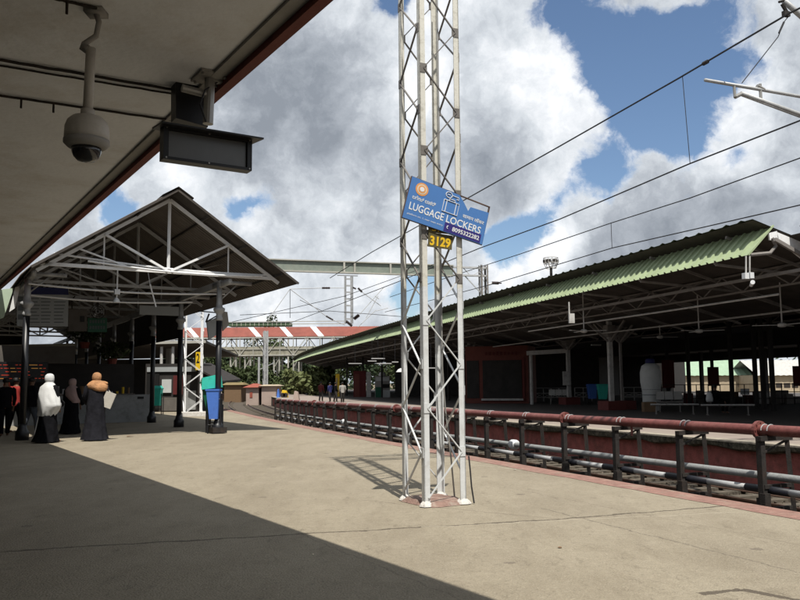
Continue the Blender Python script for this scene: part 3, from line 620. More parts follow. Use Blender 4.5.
def disc(m, cu_, cv, ru, rv, off, n=24): m.add([sq(cu_+ru*math.cos(2*math.pi*k/n), cv+rv*math.sin(2*math.pi*k/n), off) for k in range(n)], [tuple(range(n))])
m = MB(); disc(m, .145, .215, .078, .155, .0145); m.build('emblem', 'orange', sg)
m = MB(); disc(m, .145, .215, .060, .118, .0165); m.build('emblem', 'cream_ink', sg)
m = MB(); disc(m, .145, .215, .045, .088, .0185); m.build('emblem', 'orange', sg)
m = MB(); disc(m, .145, .215, .028, .055, .0205); m.build('emblem', 'white_ink', sg)
m = MB(); ic = lambda pts: m.tube([sq(u, v, .016) for u, v in pts], .0052, 5)
ic([(.43, .24), (.62, .24), (.62, .53), (.43, .53), (.43, .24)]); ic([(.465, .24), (.465, .53)]); ic([(.585, .24), (.585, .53)]); ic([(.49, .24), (.49, .19), (.56, .19), (.56, .24)])
ic([(.475+.04*math.cos(t), .10+.07*math.sin(t)) for t in [2*math.pi*k/12 for k in range(13)]]); ic([(.52, .09), (.60, .09), (.60, .15), (.58, .15), (.58, .12)]); ic([(.455, .1), (.49, .1)])
m.build('suitcase_symbol', 'white_ink', sg)
# number plate
def sp2(px, py, off=0.0): return atP(px, py, pS+tM*.03-tM*off, tM)
pTL, pTR, pBR, pBL = sp2(428.5, 232), sp2(452.5, 236), sp2(451.5, 250), sp2(427.5, 246.5)
npl = thing('number_plate', (pTL+pBR)/2, 'small dull plate with yellow digits 3129 under the blue sign', 'number plate')
def nq(u, v, off=0.0): return pTL*(1-u)*(1-v)+pTR*u*(1-v)+pBR*u*v+pBL*(1-u)*v-tM*off
m = MB(); m.hexa([nq(0, 1, 0), nq(1, 1, 0), nq(1, 0, 0), nq(0, 0, 0)], [nq(0, 1, .008), nq(1, 1, .008), nq(1, 0, .008), nq(0, 0, .008)]); m.build('plate', 'olive', npl)
put_text('3129', nq, .07, .22, .93, .90, 'digits', 'yellow', npl, .035, .010)
m = MB(); m.hexa([nq(-.02, .02, .0), nq(.8, -.08, .0), nq(.8, -.5, .0), nq(-.02, -.4, .0)], [nq(-.02, .02, .006), nq(.8, -.08, .006), nq(.8, -.5, .006), nq(-.02, -.4, .006)]); m.build('upper_plate', 'olive', npl)
put_text('37', nq, .12, -.42, .55, -.12, 'digits', 'yellow', npl, .03, .010)

# ------------------------------------------------------------------ gable roofed shelter
AG = 21.1
gs = thing('gable_shelter', C(23, 5.5, 0), 'gable roofed platform shelter on black posts with white steel trusses', 'shelter')
RB, RZ = 6.32, 6.62; EB, EZ = 9.86, 4.30; LB, LZ = 2.78, 4.30; AE = 62
def drift(a): return .045*max(0, a-23)
def Cg(a, b, z=0.0): return C(a, b+drift(a), z)
def corr(m, e0, e1, a0, a1, pitch=.2, amp=.018, th=.0):
    n = int((a1-a0)/(pitch/2)); A, B = [], []
    for i in range(n+1):
        a = a0+(a1-a0)*i/n; o = amp if i % 2 else -amp; A.append(Cg(a, e0[0], e0[1]+o)); B.append(Cg(a, e1[0], e1[1]+o))
    m.strip(A, B)
m = MB(); corr(m, (RB, RZ), (EB, EZ), AG, AE); m.build('roof_sheet', 'roof_grey', gs)
m = MB(); corr(m, (RB, RZ), (LB, LZ), AG, AE); m.build('roof_sheet', 'roof_grey', gs)
m = MB(); m.strip([Cg(AG+.02, RB, RZ-.035), Cg(AE, RB, RZ-.035)], [Cg(AG+.02, EB-.02, EZ-.035), Cg(AE, EB-.02, EZ-.035)]); m.strip([Cg(AG+.02, RB, RZ-.035), Cg(AE, RB, RZ-.035)], [Cg(AG+.02, LB+.02, LZ-.035), Cg(AE, LB+.02, LZ-.035)]); m.build('shade_toned_underside', 'under', gs)  # added dark sheet, shade of the gable underside in its colour
m = MB(); 
for sgn, (b1, z1) in ((1, (RB+.42, RZ-.225)), (-1, (RB-.42, RZ-.225))):
    A = [Cg(AG-.03, RB, RZ+.04), Cg(AE, RB, RZ+.04)]; B = [Cg(AG-.03, b1, z1), Cg(AE, b1, z1)]; solidify(A, B, .02, m)
m.build('ridge_cap', 'roof_grey', gs)
m = MB()
for (b1, z1) in ((EB, EZ), (LB, LZ)):
    m.beam(Cg(AG+.01, RB, RZ-.03), Cg(AG+.01, b1, z1-.03), .02, .06)
m.build('barge_board', 'under', gs)
def slope_z(b): return RZ-(RZ-EZ)*abs(b-RB)/(EB-RB)
frames_a = [21.85]+[25.6+4.0*i for i in range(8)]
for i, a in enumerate(frames_a):
    t = MB(); dz = .16
    bl, br = 3.0, 9.35; cz = 4.47
    t.beam(Cg(a, RB, RZ-dz), Cg(a, br+.2, slope_z(br+.2)-dz), .07, .09); t.beam(Cg(a, RB, RZ-dz), Cg(a, bl, slope_z(bl)-dz), .07, .09)
    t.beam(Cg(a, bl, cz), Cg(a, br, cz), .07, .09)
    t.beam(Cg(a+.03, RB, cz), Cg(a+.03, RB, RZ-dz), .06, .06)
    for (b0, b1) in ((RB, RB+1.75), (RB, RB-1.75), (RB-1.75, RB-.05), ):
        pass
    t.beam(Cg(a-.03, RB+.05, cz+.03), Cg(a-.03, RB+1.7, slope_z(RB+1.7)-dz), .075, .06)
    t.beam(Cg(a-.03, RB-.05, cz+.03), Cg(a-.03, RB-1.7, slope_z(RB-1.7)-dz), .075, .06)
    t.beam(Cg(a-.03, RB-1.0, cz+.03), Cg(a-.03, RB-2.35, slope_z(RB-2.35)-dz), .05, .04); t.beam(Cg(a+.03, RB-1.7, slope_z(RB-1.7)-dz), Cg(a+.03, RB-1.7, cz), .03, .03)
    t.beam(Cg(a+.03, RB+1.7, slope_z(RB+1.7)-dz), Cg(a+.03, RB+1.7, cz), .03, .03)
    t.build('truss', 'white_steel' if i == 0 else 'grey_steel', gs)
m = MB()
for b in (3.2, 4.3, 5.4, 7.2, 8.3, 9.4): m.beam(Cg(AG+.1, b, slope_z(b)-.07), Cg(AE, b, slope_z(b)-.07), .05, .07)
m.build('purlins', 'under', gs)
m = MB()     # cable tray and loose rods lying across the bottom chord
for (b0, z0, b1, z1, da) in ((3.4, 4.75, 9.2, 4.56, -.15), (4.2, 4.60, 9.0, 4.50, -.25), (3.0, 4.1, 8.4, 4.1, 1.2), (3.0, 3.95, 7.8, 3.95, 2.6)):
    pts = [Cg(22.0+da, b0+(b1-b0)*k/8, z0+(z1-z0)*k/8-.10*math.sin(math.pi*k/8)) for k in range(9)]; m.tube(pts, .028, 6)
m.build('cable_tray', 'white_steel', gs)
m = MB()
for (x0, y0, x1, y1) in ((190, 266, 236, 252), (188, 272, 244, 259)): m.tube([atP(x0, y0, Cg(23.5, 0), dC), atP(x1, y1, Cg(24.5, 0), dC)], .02, 6)
m.build('loose_rod', 'metal', gs)
for bb in (8.1, 3.05):
    m = MB(); m.beam(Cg(22.6, bb, 4.33), Cg(AE, bb, 4.33), .12, .2); m.build('longitudinal_beam', 'grey_steel', gs)
def column(a, b, top_white=True):
    c0 = Cg(a, b); m = MB(); m.tube([c0+Z*.28, c0+Z*3.28], .085, 14); m.lathe(c0, [(.17, 0), (.17, .22), (.13, .27), (.11, .34), (.085, .42)], 14); po = m.build('post', 'black_paint', gs, True)
    m = MB(); m.lathe(c0, [(.09, 3.26), (.11, 3.28), (.11, 3.33), (.09, 3.37), (.09, 3.46), (.12, 3.50), (.17, 3.56), (.17, 3.62), (.10, 3.66), (.085, 3.8), (.075, 4.28)], 14); cp = m.build('capital', 'silver', po, True); 
    m = MB()
    m.beam(c0+nC*.06+Z*3.9, c0+nC*.55+Z*4.36, .05, .04); m.beam(c0-dC*.9+Z*4.32, c0+dC*.5+Z*4.32, .10, .16)
    m.obox(c0+nC*.45-dC*.1+Z*4.38, nC, dC, Z, .5, .05, .05)
    m.build('bracket', 'silver', gs, True)
for i, a in enumerate([22.8, 27.1, 31.1, 35.1, 39.1, 43.1, 47.1, 51.1, 55.1]): column(a, 8.1)
column(23.4, 3.0)
m = MB()
for s_ in (8.1,):
    m.obox(Cg(22.8, s_, .10), dC, nC, Z, .21, .21, .08)
m.build('plinth', 'dark_steel', gs)
# dark valance panels hanging between the right posts
for k, (a0, a1) in enumerate([(27.3, 30.9), (31.3, 34.9), (35.3, 38.9), (39.3, 42.9), (43.3, 46.9), (47.3, 50.9)]):
    m = MB(); m.hexa([Cg(a0, 8.15, 3.0), Cg(a1, 8.15, 3.0), Cg(a1, 8.19, 3.0), Cg(a0, 8.19, 3.0)], [Cg(a0, 8.15, 4.2), Cg(a1, 8.15, 4.2), Cg(a1, 8.19, 4.2), Cg(a0, 8.19, 4.2)]); m.build('valance_panel', 'dark', gs)
m = MB(); m.hexa([Cg(27.0, 6.7, 3.72), Cg(27.0, 8.0, 3.72), Cg(27.1, 8.0, 3.72), Cg(27.1, 6.7, 3.72)], [Cg(27.0, 6.7, 4.02), Cg(27.0, 8.0, 4.02), Cg(27.1, 8.0, 4.02), Cg(27.1, 6.7, 4.02)]); m.build('blank_board', 'board', gs)
# back wall closing the shelter end
m = MB(); m.hexa([Cg(61.5, -14, 0), Cg(61.5, 6.2, 0), Cg(61.7, 6.2, 0), Cg(61.7, -14, 0)], [Cg(61.5, -14, 6.9), Cg(61.5, 6.2, 6.9), Cg(61.7, 6.2, 6.9), Cg(61.7, -14, 6.9)]); m.build('end_wall', 'dark', gs)

# station building on the far left
sb = thing('station_building', C(45, 0, 0), 'dim plastered station building behind the shelter posts at the far left', 'building')
m = MB(); m.hexa([C(29.5, -12, 0), C(29.5, 1.6, 0), C(70, 1.6, 0), C(70, -12, 0)], [C(29.5, -12, 6.4), C(29.5, 1.6, 6.4), C(70, 1.6, 6.4), C(70, -12, 6.4)]); m.build('wall', 'concrete_dark', sb)
for k in range(6):
    m = MB(); a0 = 31+k*5; m.hexa([C(a0, 1.605, 0), C(a0+1.8, 1.605, 0), C(a0+1.8, 1.66, 0), C(a0, 1.66, 0)], [C(a0, 1.605, 2.3), C(a0+1.8, 1.605, 2.3), C(a0+1.8, 1.66, 2.3), C(a0, 1.66, 2.3)]); m.build('shutter', 'dark', sb)

# snack kiosk under the shelter
AK = 32.0
kk = thing('kiosk', C(AK+2, 5.5, 0), 'dark platform kiosk with a grey counter behind the three women', 'kiosk')
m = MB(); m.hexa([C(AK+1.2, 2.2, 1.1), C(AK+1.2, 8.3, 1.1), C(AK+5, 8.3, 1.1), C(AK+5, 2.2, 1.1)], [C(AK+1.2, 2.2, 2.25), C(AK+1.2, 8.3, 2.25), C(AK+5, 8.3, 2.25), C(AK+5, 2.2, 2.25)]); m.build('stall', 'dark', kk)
m = MB(); m.hexa([C(AK+.9, 2.2, 2.25), C(AK+.9, 6.0, 2.25), C(AK+5, 6.0, 2.25), C(AK+5, 2.2, 2.25)], [C(AK+.9, 2.2, 2.9), C(AK+.9, 6.0, 2.9), C(AK+5, 6.0, 2.9), C(AK+5, 2.2, 2.9)]); m.build('fascia_board', 'concrete_dark', kk)
m = MB(); m.hexa([C(AK, 2.2, 0), C(AK, 8.0, 0), C(AK+5, 8.0, 0), C(AK+5, 2.2, 0)], [C(AK, 2.2, 1.05), C(AK, 8.0, 1.05), C(AK+5, 8.0, 1.05), C(AK+5, 2.2, 1.05)]); m.build('counter', 'kiosk', kk)
m = MB()
for b_ in (3.4, 4.6, 5.8, 6.9): m.hexa([C(AK-.02, b_, .05), C(AK-.02, b_+.04, .05), C(AK-.001, b_+.04, .05), C(AK-.001, b_, .05)], [C(AK-.02, b_, 1.0), C(AK-.02, b_+.04, 1.0), C(AK-.001, b_+.04, 1.0), C(AK-.001, b_, 1.0)])
m.hexa([C(AK-.05, 2.2, 1.05), C(AK-.05, 8.05, 1.05), C(AK+.5, 8.05, 1.05), C(AK+.5, 2.2, 1.05)], [C(AK-.05, 2.2, 1.09), C(AK-.05, 8.05, 1.09), C(AK+.5, 8.05, 1.09), C(AK+.5, 2.2, 1.09)]); m.build('counter_trim', 'concrete_dark', kk)
rr = random.Random(12); mats_ = ['redorange', 'yellow', 'board', 'teal', 'brown', 'maroon', 'white_cloth', 'metal']
for k in range(26):
    b_ = 2.5+k*.215; h = rr.uniform(.08, .3); m = MB(); m.tube([C(AK+.25, b_, 1.092), C(AK+.25, b_, 1.092+h)], rr.uniform(.04, .08), 8)
    tag(m.build('jar', rr.choice(mats_), None, loc=tuple(C(AK+.25, b_, 1.092))), 'small snack jar standing on the grey kiosk counter', 'jar', 'snack jars on the kiosk counter')
m = MB(); m.beam(C(AK-.12, 6.35, .08), C(AK-.12, 6.85, .95), .05, .04); tag(m.build('plank', 'dark', None, loc=tuple(C(AK-.12, 6.35, 0))), 'dark plank leaning against the kiosk counter', 'plank')
# grey cabinet beside the counter
cbp = at(138, 421.5); cbn = thing('cabinet', cbp, 'grey metal cabinet with a black slot at the right end of the counter', 'cabinet')
m = MB(); m.obox(cbp+Z*.52, nC, dC, Z, .38, .3, .52); m.build('body', 'kiosk', cbn); m = MB(); m.obox(cbp+Z*.92-dC*.305, nC, dC, Z, .12, .006, .045); m.build('slot', 'black_ink', cbn)

# pallets of green plants glimpsed behind the kiosk
def foliage(m, c, rx, ry, rz, n, size, rg, mb_i=0):
    for _ in range(n):
        while True:
            v = Vector((rg.uniform(-1, 1), rg.uniform(-1, 1), rg.uniform(-1, 1)))
            if v.length < 1: break
        v = v*(.55+.45*rg.random()) if v.length < .5 else v
        p = Vector(c)+Vector((v.x*rx, v.y*ry, v.z*rz)); s_ = size*rg.uniform(.5, 1.3)
        a = Vector((rg.gauss(0, 1), rg.gauss(0, 1), rg.gauss(0, .7))).normalized(); b = a.cross(Vector((rg.gauss(0, 1), rg.gauss(0, 1), rg.gauss(0, 1)))).normalized()
        m.add([p-a*s_, p+b*s_*.6, p+a*s_, p-b*s_*.6], [(0, 1, 2, 3)])
for (px, py, lab) in ((84, 362, 'leafy potted plant on the kiosk roof, left of two'), (112, 364, 'leafy potted plant on the kiosk roof, right of two')):
    q = atP(px, py, C(AK+3, 0), dC); q.z = 2.93 if px < 90 else 2.27; pt = thing('potted_plant', q, lab, 'plant'); rg = random.Random(px)
    m = MB(); m.lathe(q, [(.16, 0), (.22, .25)], 10); m.build('pot', 'tile', pt); m = MB(); foliage(m, q+Z*.6, .8, .5, .38, 420, .085, rg); m.build('foliage', 'leaf', pt)

# departure board with lit rows (left edge)
bp = atP(18, 372, C(AK-.25, 0), dC); bd = thing('departure_board', bp, 'black departure board with rows of glowing red and amber text at the left edge', 'display')
m = MB(); m.obox(bp, nC, dC, Z, .98, .06, .36); m.build('casing', 'black_plastic', bd); rg = random.Random(7); mr_, ma_ = MB(), MB()
for row in range(5):
    x = -.9
    while x < .85:
        wd = rg.uniform(.05, .28)
        if rg.random() < .75: (mr_ if rg.random() < .7 else ma_).obox(bp-dC*.064+nC*(x+wd/2)+Z*(.25-row*.12), nC, dC, Z, wd/2, .002, .011)
        x += wd+.05
mr_.build('text_row', 'red_led', bd); ma_.build('text_row', 'amber_led', bd)
# hanging timetable board
tq = atP(42, 310, C(27, 0), dC); aT = 27.0; tt_ = thing('timetable_board', tq, 'large pale ruled timetable board with navy header under the shelter roof', 'board')
def tp_(px, py, off=0): return atP(px, py, C(aT-off, 0), dC)
c0, c1, c2, c3 = tp_(17, 326), tp_(68, 326.5), tp_(68.5, 295), tp_(17, 293)
m = MB(); m.hexa([c0, c1, c2, c3], [c0+dC*.05, c1+dC*.05, c2+dC*.05, c3+dC*.05]); m.build('panel', 'board', tt_)
hq = [tp_(28, 294.2, .01), tp_(68.5, 294.8, .01), tp_(68, 288, .01), tp_(28, 287, .01)]; m = MB(); m.hexa(hq, [p+dC*.04 for p in hq]); m.build('header', 'navy', tt_)
m = MB(); rg = random.Random(3)
for i in range(8):
    for (xa, xb) in ((30, 40), (41, 53), (54, 66)):
        y = 298.5+i*3.4; a_, b_ = tp_(xa, y, .004), tp_(xb-rg.uniform(0, 4), y, .004); m.beam(a_, b_, .006, .028)
for i in range(3): y = 299+i*9; m.obox(tp_(20.5, y, .004), nC, dC, Z, .07, .003, .08)
m.build('rows', 'board_text', tt_)
# other hanging boards / fan / clock
def slab(px0, py0, px1, py1, a_, th, name, mtl, parent):
    q = [atP(px0, py1, C(a_, 0), dC), atP(px1, py1, C(a_, 0), dC), atP(px1, py0, C(a_, 0), dC), atP(px0, py0, C(a_, 0), dC)]; m = MB(); m.hexa(q, [p+dC*th for p in q]); return m.build(name, mtl, parent)
o = thing('notice_box', atP(78, 320, C(28.5, 0), dC), 'beige hanging notice box right of the timetable board', 'box'); slab(68.5, 309, 87, 331, 28.5, .3, 'box', 'concrete_dark', o); slab(80, 316, 84.5, 322, 28.49, .01, 'opening', 'black_ink', o); m = MB(); m.tube([atP(72, 312, C(28.6, 0), dC), atP(72, 300, C(28.6, 0), dC), Cg(28.6, 4.9, 4.4)], .02, 6); m.build('hanger', 'dark_steel', o)
o = thing('platform_indicator', atP(98, 324, C(29, 0), dC), 'dark green lettered indicator hanging under the shelter fan', 'sign'); slab(88, 318, 107, 332, 29, .12, 'panel', 'green_dk', o); m = MB()
for i in range(2):
    for k in range(6): p_ = atP(90.5+k*2.7, 321.5+i*6, C(28.99, 0), dC); m.obox(p_, nC, dC, Z, .03, .003, .055)
m.build('lettering', 'board_text', o)
o = thing('wall_fan', atP(98, 311, C(28.6, 0), dC), 'round dark caged fan above the green indicator', 'fan'); fc = atP(98, 311.5, C(28.6, 0), dC); m = MB()
for r_ in (.24, .17, .10): m.tube([fc+nC*r_*math.cos(2*math.pi*k/20)+Z*r_*math.sin(2*math.pi*k/20) for k in range(21)], .01, 5)
for k in range(10): a = 2*math.pi*k/10; m.tube([fc, fc+nC*.24*math.cos(a)+Z*.24*math.sin(a)], .006, 4)
m.build('cage', 'dark_steel', o); m = MB()
for k in range(3): a = 2*math.pi*k/3; m.obox(fc+dC*.04+(nC*math.cos(a)+Z*math.sin(a))*.11, nC*math.cos(a)+Z*math.sin(a), (nC*-math.sin(a)+Z*math.cos(a)), dC, .09, .05, .006)
m.build('blades', 'metal', o); m = MB(); m.tube([fc+dC*.05, fc+dC*.05+Z*.5], .02, 6); m.build('stem', 'dark_steel', o)
# pendant camera and hanging rod, sunlit
lc = atP(117, 284, C(22.6, 0), dC); o = thing('pendant_lamp', lc, 'white pendant camera on a drop rod under the shelter front', 'lamp'); m = MB(); m.tube([atP(117.5, 269, C(22.6, 0), dC), atP(117, 293, C(22.6, 0), dC)], .022, 8); m.build('rod', 'white_steel', o)
m = MB(); m.obox(atP(117, 292, C(22.6, 0), dC), nC, dC, Z, .07, .06, .07); m.build('box', 'white_ink', o); q = atP(116.5, 302.5, C(22.6, 0), dC); m = MB(); m.lathe(q, [(.09, 0), (.085, .05), (.055, .10), (.02, .13)], 12); m.build('dome', 'white_ink', o); m = MB(); m.tube([q+Z*.1, atP(117, 294, C(22.6, 0), dC)], .015, 6); m.build('stem', 'white_steel', o)
m = MB(); m.tube([atP(150, 284, C(22.5, 0), dC), atP(156, 307, C(22.5, 0), dC)], .02, 6); m.tube([atP(148, 272, C(22.6, 0), dC), atP(150, 284, C(22.5, 0), dC)], .008, 5); tag(m.build('hanging_rod', 'white_steel', None, loc=tuple(atP(150, 284, C(22.5, 0), dC))), 'loose white rod dangling slanted under the shelter truss', 'rod')
# display box hanging by the right post (seen from the side)
q = atP(216, 330, C(24.5, 0), dC); o = thing('angled_board', q, 'pale grey angled board fixed beside the front right shelter post', 'board')
qq = [atP(209, 340, C(24.4, 0), dC), atP(221, 332, C(24.4, 0), dC), atP(220, 316, C(24.4, 0), dC), atP(207, 322, C(24.4, 0), dC)]; m = MB(); m.hexa(qq, [p+dC*.08 for p in qq]); m.build('panel', 'board', o)
qq = [atP(223, 331, C(24.4, 0), dC), atP(229, 325, C(24.4, 0), dC), atP(227.5, 312, C(24.4, 0), dC), atP(222, 311, C(24.4, 0), dC)]; m = MB(); m.hexa(qq, [p+dC*.08 for p in qq]); m.build('panel', 'cove', o)
m = MB(); m.tube([atP(206, 322, C(24.4, 0), dC), atP(220, 314, C(24.0, 0), dC)], .02, 6); m.tube([atP(198, 311, C(24.0, 0), dC), atP(220, 313, C(23.2, 0), dC)], .02, 6); m.tube([atP(209, 314, C(24.0, 0), dC), atP(206, 322, C(24.2, 0), dC)], .03, 6); m.build('arm', 'dark_steel', o)
# slanting pale sheets at far left edge
q = C(25.6, 2.2, 4.2); o = thing('side_awning', q, 'pale green translucent awning strips at the left frame edge above the post', 'awning')
for (xa, ya, xb, yb, wd) in ((0, 322, 12, 288, 9), (14, 312, 20, 285, 3)):
    aa = 25.8; q0, q1, q2, q3 = [atP(*t_, C(aa, 0), dC) for t_ in ((xa-wd*1.6, ya), (xa+wd*.4, ya-4), (xb+wd*.2, yb), (xb-wd*1.6, yb+2))]; m = MB(); m.hexa([q0, q1, q2, q3], [p+dC*.02 for p in (q0, q1, q2, q3)]); m.build('strip', 'translucent' if xa == 0 else 'white_steel', o)

# ------------------------------------------------------------------ bins
def bin_body(m, c, w0, w1, h, lean=Vector((0, 0, 0))):
    a = [c+Vector((x*w0, y*w0, 0)) for x, y in ((-1, -1), (1, -1), (1, 1), (-1, 1))]; b = [c+lean+Vector((x*w1, y*w1, h)) for x, y in ((-1, -1), (1, -1), (1, 1), (-1, 1))]; m.hexa(a, b)
def bin_(name, foot, x, z0, h, w0, w1, mtl, lidm, label, lean=Vector((0, 0, 0)), lid=True, group=None):
    o = thing(name, foot, label, 'bin', group); c = foot+Vector((x, 0, z0)); m = MB(); bin_body(m, c, w0, w1, h, lean); m.build('body', mtl, o)
    m = MB(); c2 = c+lean+Z*h; bin_body(m, c2+Z*.003, w1*1.1, w1*1.12, .05); m.build('rim', mtl, o)
    if lid: m = MB(); bin_body(m, c2+Z*.055, w1*1.08, w1*.7, .12, lean*.3); m.build('lid', lidm, o)
    m = MB()
    for sx in (-1, 1):
        m.tube([foot+Vector((x+sx*w1*1.0, -.02, 0)), foot+Vector((x+sx*w1*1.0, -.02, z0+h*.75))], .022, 6)
        m.tube([foot+Vector((x+sx*w1*1.0, .28, 0)), foot+Vector((x+sx*w1*1.0, .28, z0+h*.5))], .022, 6)
    m.tube([foot+Vector((x-w1, -.02, z0*.6)), foot+Vector((x+w1, -.02, z0*.6))], .018, 6); m.tube([foot+Vector((x-w1, -.02, z0+h*.7)), foot+Vector((x+w1, -.02, z0+h*.7))], .018, 6)
    m.build('stand', 'black_paint', o); return o
fb = at(213, 433.6)
bin_('litter_bin', fb, .03, .42, .80, .12, .18, 'blue', 'blue', 'blue litter bin on a black stand beside the front right shelter post', Vector((-.03, .02, 0)), False)
fb2 = fb+Vector((-.06, .36, 0))
bin_('litter_bin', fb2, -.03, .50, .93, .13, .19, 'green_dk', 'green_dk', 'tilted teal lidded bin just behind the blue bin', Vector((-.14, .0, 0)))
m = MB(); cz = fb2+Vector((-.02, -.26, 1.50)); m.hexa([cz+Vector((-.30, 0, -.24)), cz+Vector((.24, 0, -.18)), cz+Vector((.24, .4, -.18)), cz+Vector((-.30, .4, -.24))], [cz+Vector((-.28, 0, .10)), cz+Vector((.18, 0, .20)), cz+Vector((.18, .4, .20)), cz+Vector((-.28, .4, .10))])
lidp = [o for o in bpy.data.objects if o.name.startswith('litter_bin') and 'teal' in o['label']][0]; m.build('swing_lid', 'teal', lidp)
bin_('litter_bin', at(157, 414.5), 0, .42, .78, .14, .21, 'teal', 'teal', 'teal bin beyond the second shelter post near the white lattice mast')

# ------------------------------------------------------------------ second lattice mast + portal beam
def lattice(name, c, wx, wy, h, label, mtl='white_steel', foot=True, step=.62, uz0=0.0, n1=None, t1=None, tk=.07):
    n1 = n1 or nor(36); t1 = t1 or tan(36); o = thing(name, c, label, 'mast'); b0 = Vector(c)-n1*wx/2-t1*wy/2
    for (p, u, v) in ((b0, n1, t1), (b0+n1*wx, -n1, t1), (b0+t1*wy, n1, -t1), (b0+n1*wx+t1*wy, -n1, -t1)):
        m = MB(); ang_leg(m, p, p+Z*h, u, v, tk, .012); m.build('leg', mtl, o)
    for (p, q) in ((b0, b0+n1*wx), (b0+t1*wy, b0+n1*wx+t1*wy), (b0, b0+t1*wy), (b0+n1*wx, b0+n1*wx+t1*wy)):
        m = MB(); z = uz0+.1; k = 0
        while z+step < h: a, b = (p, q) if k % 2 == 0 else (q, p); m.beam(a+Z*z, b+Z*(z+step), .04, .02); z += step; k += 1
        m.build('lacing', mtl, o)
    if foot: m = MB(); m.obox(Vector(c)+Z*.09, n1, t1, Z, wx/2+.2, wy/2+.2, .09); m.build('footing', 'whitebase', o)
    return o
m2 = at(192.5, 416); lm = lattice('lattice_mast', m2, .80, .6, 7.0, 'white lattice mast standing behind the shelter posts, on a white footing')
pn, ptn = nor(58), tan(58); pO = P(58, -3)
pbx = thing('portal_beam', pO+Z*8.9, 'grey green plate girder spanning the tracks between two masts', 'beam')
Lb = (atP(488, 300, pO, ptn)-pO).dot(pn); zb0 = (atP(350, 272.5, pO, ptn)).z
def pb(x, z, y=0.0): return pO+pn*x+ptn*y+Z*z
XE = Lb-2.9
m = MB(); m.beam(pb(-.4, zb0+.38), pb(XE, zb0+.38), .03, .74); m.build('web', 'girder_green', pbx)
m = MB(); m.beam(pb(-.4, zb0-.03), pb(XE, zb0-.03), .34, .10); m.beam(pb(-.4, zb0+.79), pb(XE, zb0+.79), .34, .08); m.build('flange', 'bridge_steel', pbx)
m = MB()
for x in (1.5, 5.9, 6.7, 12.4, 13.2, 16.0): m.obox(pb(x, zb0+.38, -.09), pn, ptn, Z, .07, .07, .355)
m.build('stiffener', 'bridge_steel', pbx)
m = MB()
for z_ in (.05, .68): m.beam(pb(XE+.01, zb0+z_, -.1), pb(Lb, zb0+z_, -.1), .12, .12); m.beam(pb(XE+.01, zb0+z_, .1), pb(Lb, zb0+z_, .1), .12, .12)
m.beam(pb(XE+.1, zb0), pb(XE+.8, zb0+.7), .05, .05); m.beam(pb(XE+.8, zb0+.7), pb(XE+1.5, zb0), .05, .05); m.beam(pb(XE+1.5, zb0), pb(Lb, zb0+.7), .05, .05); m.beam(pb(Lb-.6, zb0-1.3), pb(Lb-1.9, zb0), .07, .07)
m.build('lattice_end', 'grey_steel', pbx)
m = MB(); m.beam(pO, pO+Z*zb0, .35, .45); m.build('end_post', 'grey_steel', pbx)
rm = pO+pn*(Lb-.35); lattice('lattice_mast', rm, .62, .5, zb0+.9, 'grey lattice mast rising behind the green roof, right end of the girder', 'far_steel', False, 1.0, tk=.13)
m = MB(); q = atP(495, 283, rm, ptn); m.tube([q-pn*.25, q+pn*.3], .12, 10); m.tube([q+pn*.3, q+pn*.55], .05, 8); m.tube([q-pn*.25, q-pn*.6-Z*.15], .03, 6); tag(m.build('strain_insulator', 'insul', None, loc=tuple(q)), 'dark insulator beside the grey mast above the green roof', 'insulator')
# drop arm hanging from the beam
dq = atP(348.5, 272, pO, ptn); xd = (dq-pO).dot(pn)
da = thing('drop_arm', pb(xd, zb0), 'twin channel drop arm hanging from the girder middle over the tracks', 'drop arm')
m = MB(); m.beam(pb(xd-.25, zb0-.30), pb(xd-.25, zb0-3.85), .11, .15); m.beam(pb(xd+.25, zb0-.30), pb(xd+.25, zb0-3.85), .17, .15)
for k in range(7): m.beam(pb(xd-.19, zb0-.5-k*.5), pb(xd+.16, zb0-.5-k*.5), .03, .12)
m.build('channel', 'silver', da)
m = MB(); m.beam(pb(xd-.75, zb0-.07), pb(xd+.75, zb0-.07), .2, .06); m.beam(pb(xd-.85, zb0-.24), pb(xd+.7, zb0-.24), .16, .05); m.build('cap_plate', 'silver', da)
def insul(m, a, b, r=.07):
    a, b = Vector(a), Vector(b); n = 7
    pts = []; rs = []
    for k in range(n*2+1): pts.append(a.lerp(b, k/(n*2))); rs.append(r if k % 2 else r*.55)
    m.tube(pts, rs, 10)
def onp(px, py): return atP(px, py, pO, ptn)
for (ia, ib, ir) in (((358, 288), (362, 292), .10), ((352, 287), (356, 289), .08), ((322, 288), (330, 288), .09), ((346, 321), (352, 326), .13), ((354, 319), (359, 315), .15), ((326, 316), (333, 320), .08)):
    m = MB(); insul(m, onp(*ia), onp(*ib), ir); m.build('insulator', 'insul', da)
m = MB()
for seg in (((330, 288), (345, 288)), ((322, 288), (290, 289)), ((362, 292), (381, 306)), ((290, 289), (326, 316)), ((333, 320), (345, 325)), ((290, 289), (268, 320)), ((359, 315), (384, 287)), ((366, 318), (378, 296)), ((375, 296), (379, 299)), ((358, 327), (376, 310)), ((376, 311), (388, 308))):
    m.tube([onp(*seg[0]), onp(*seg[1])], .028, 6)
m.build('cantilever_tube', 'grey_steel', da)
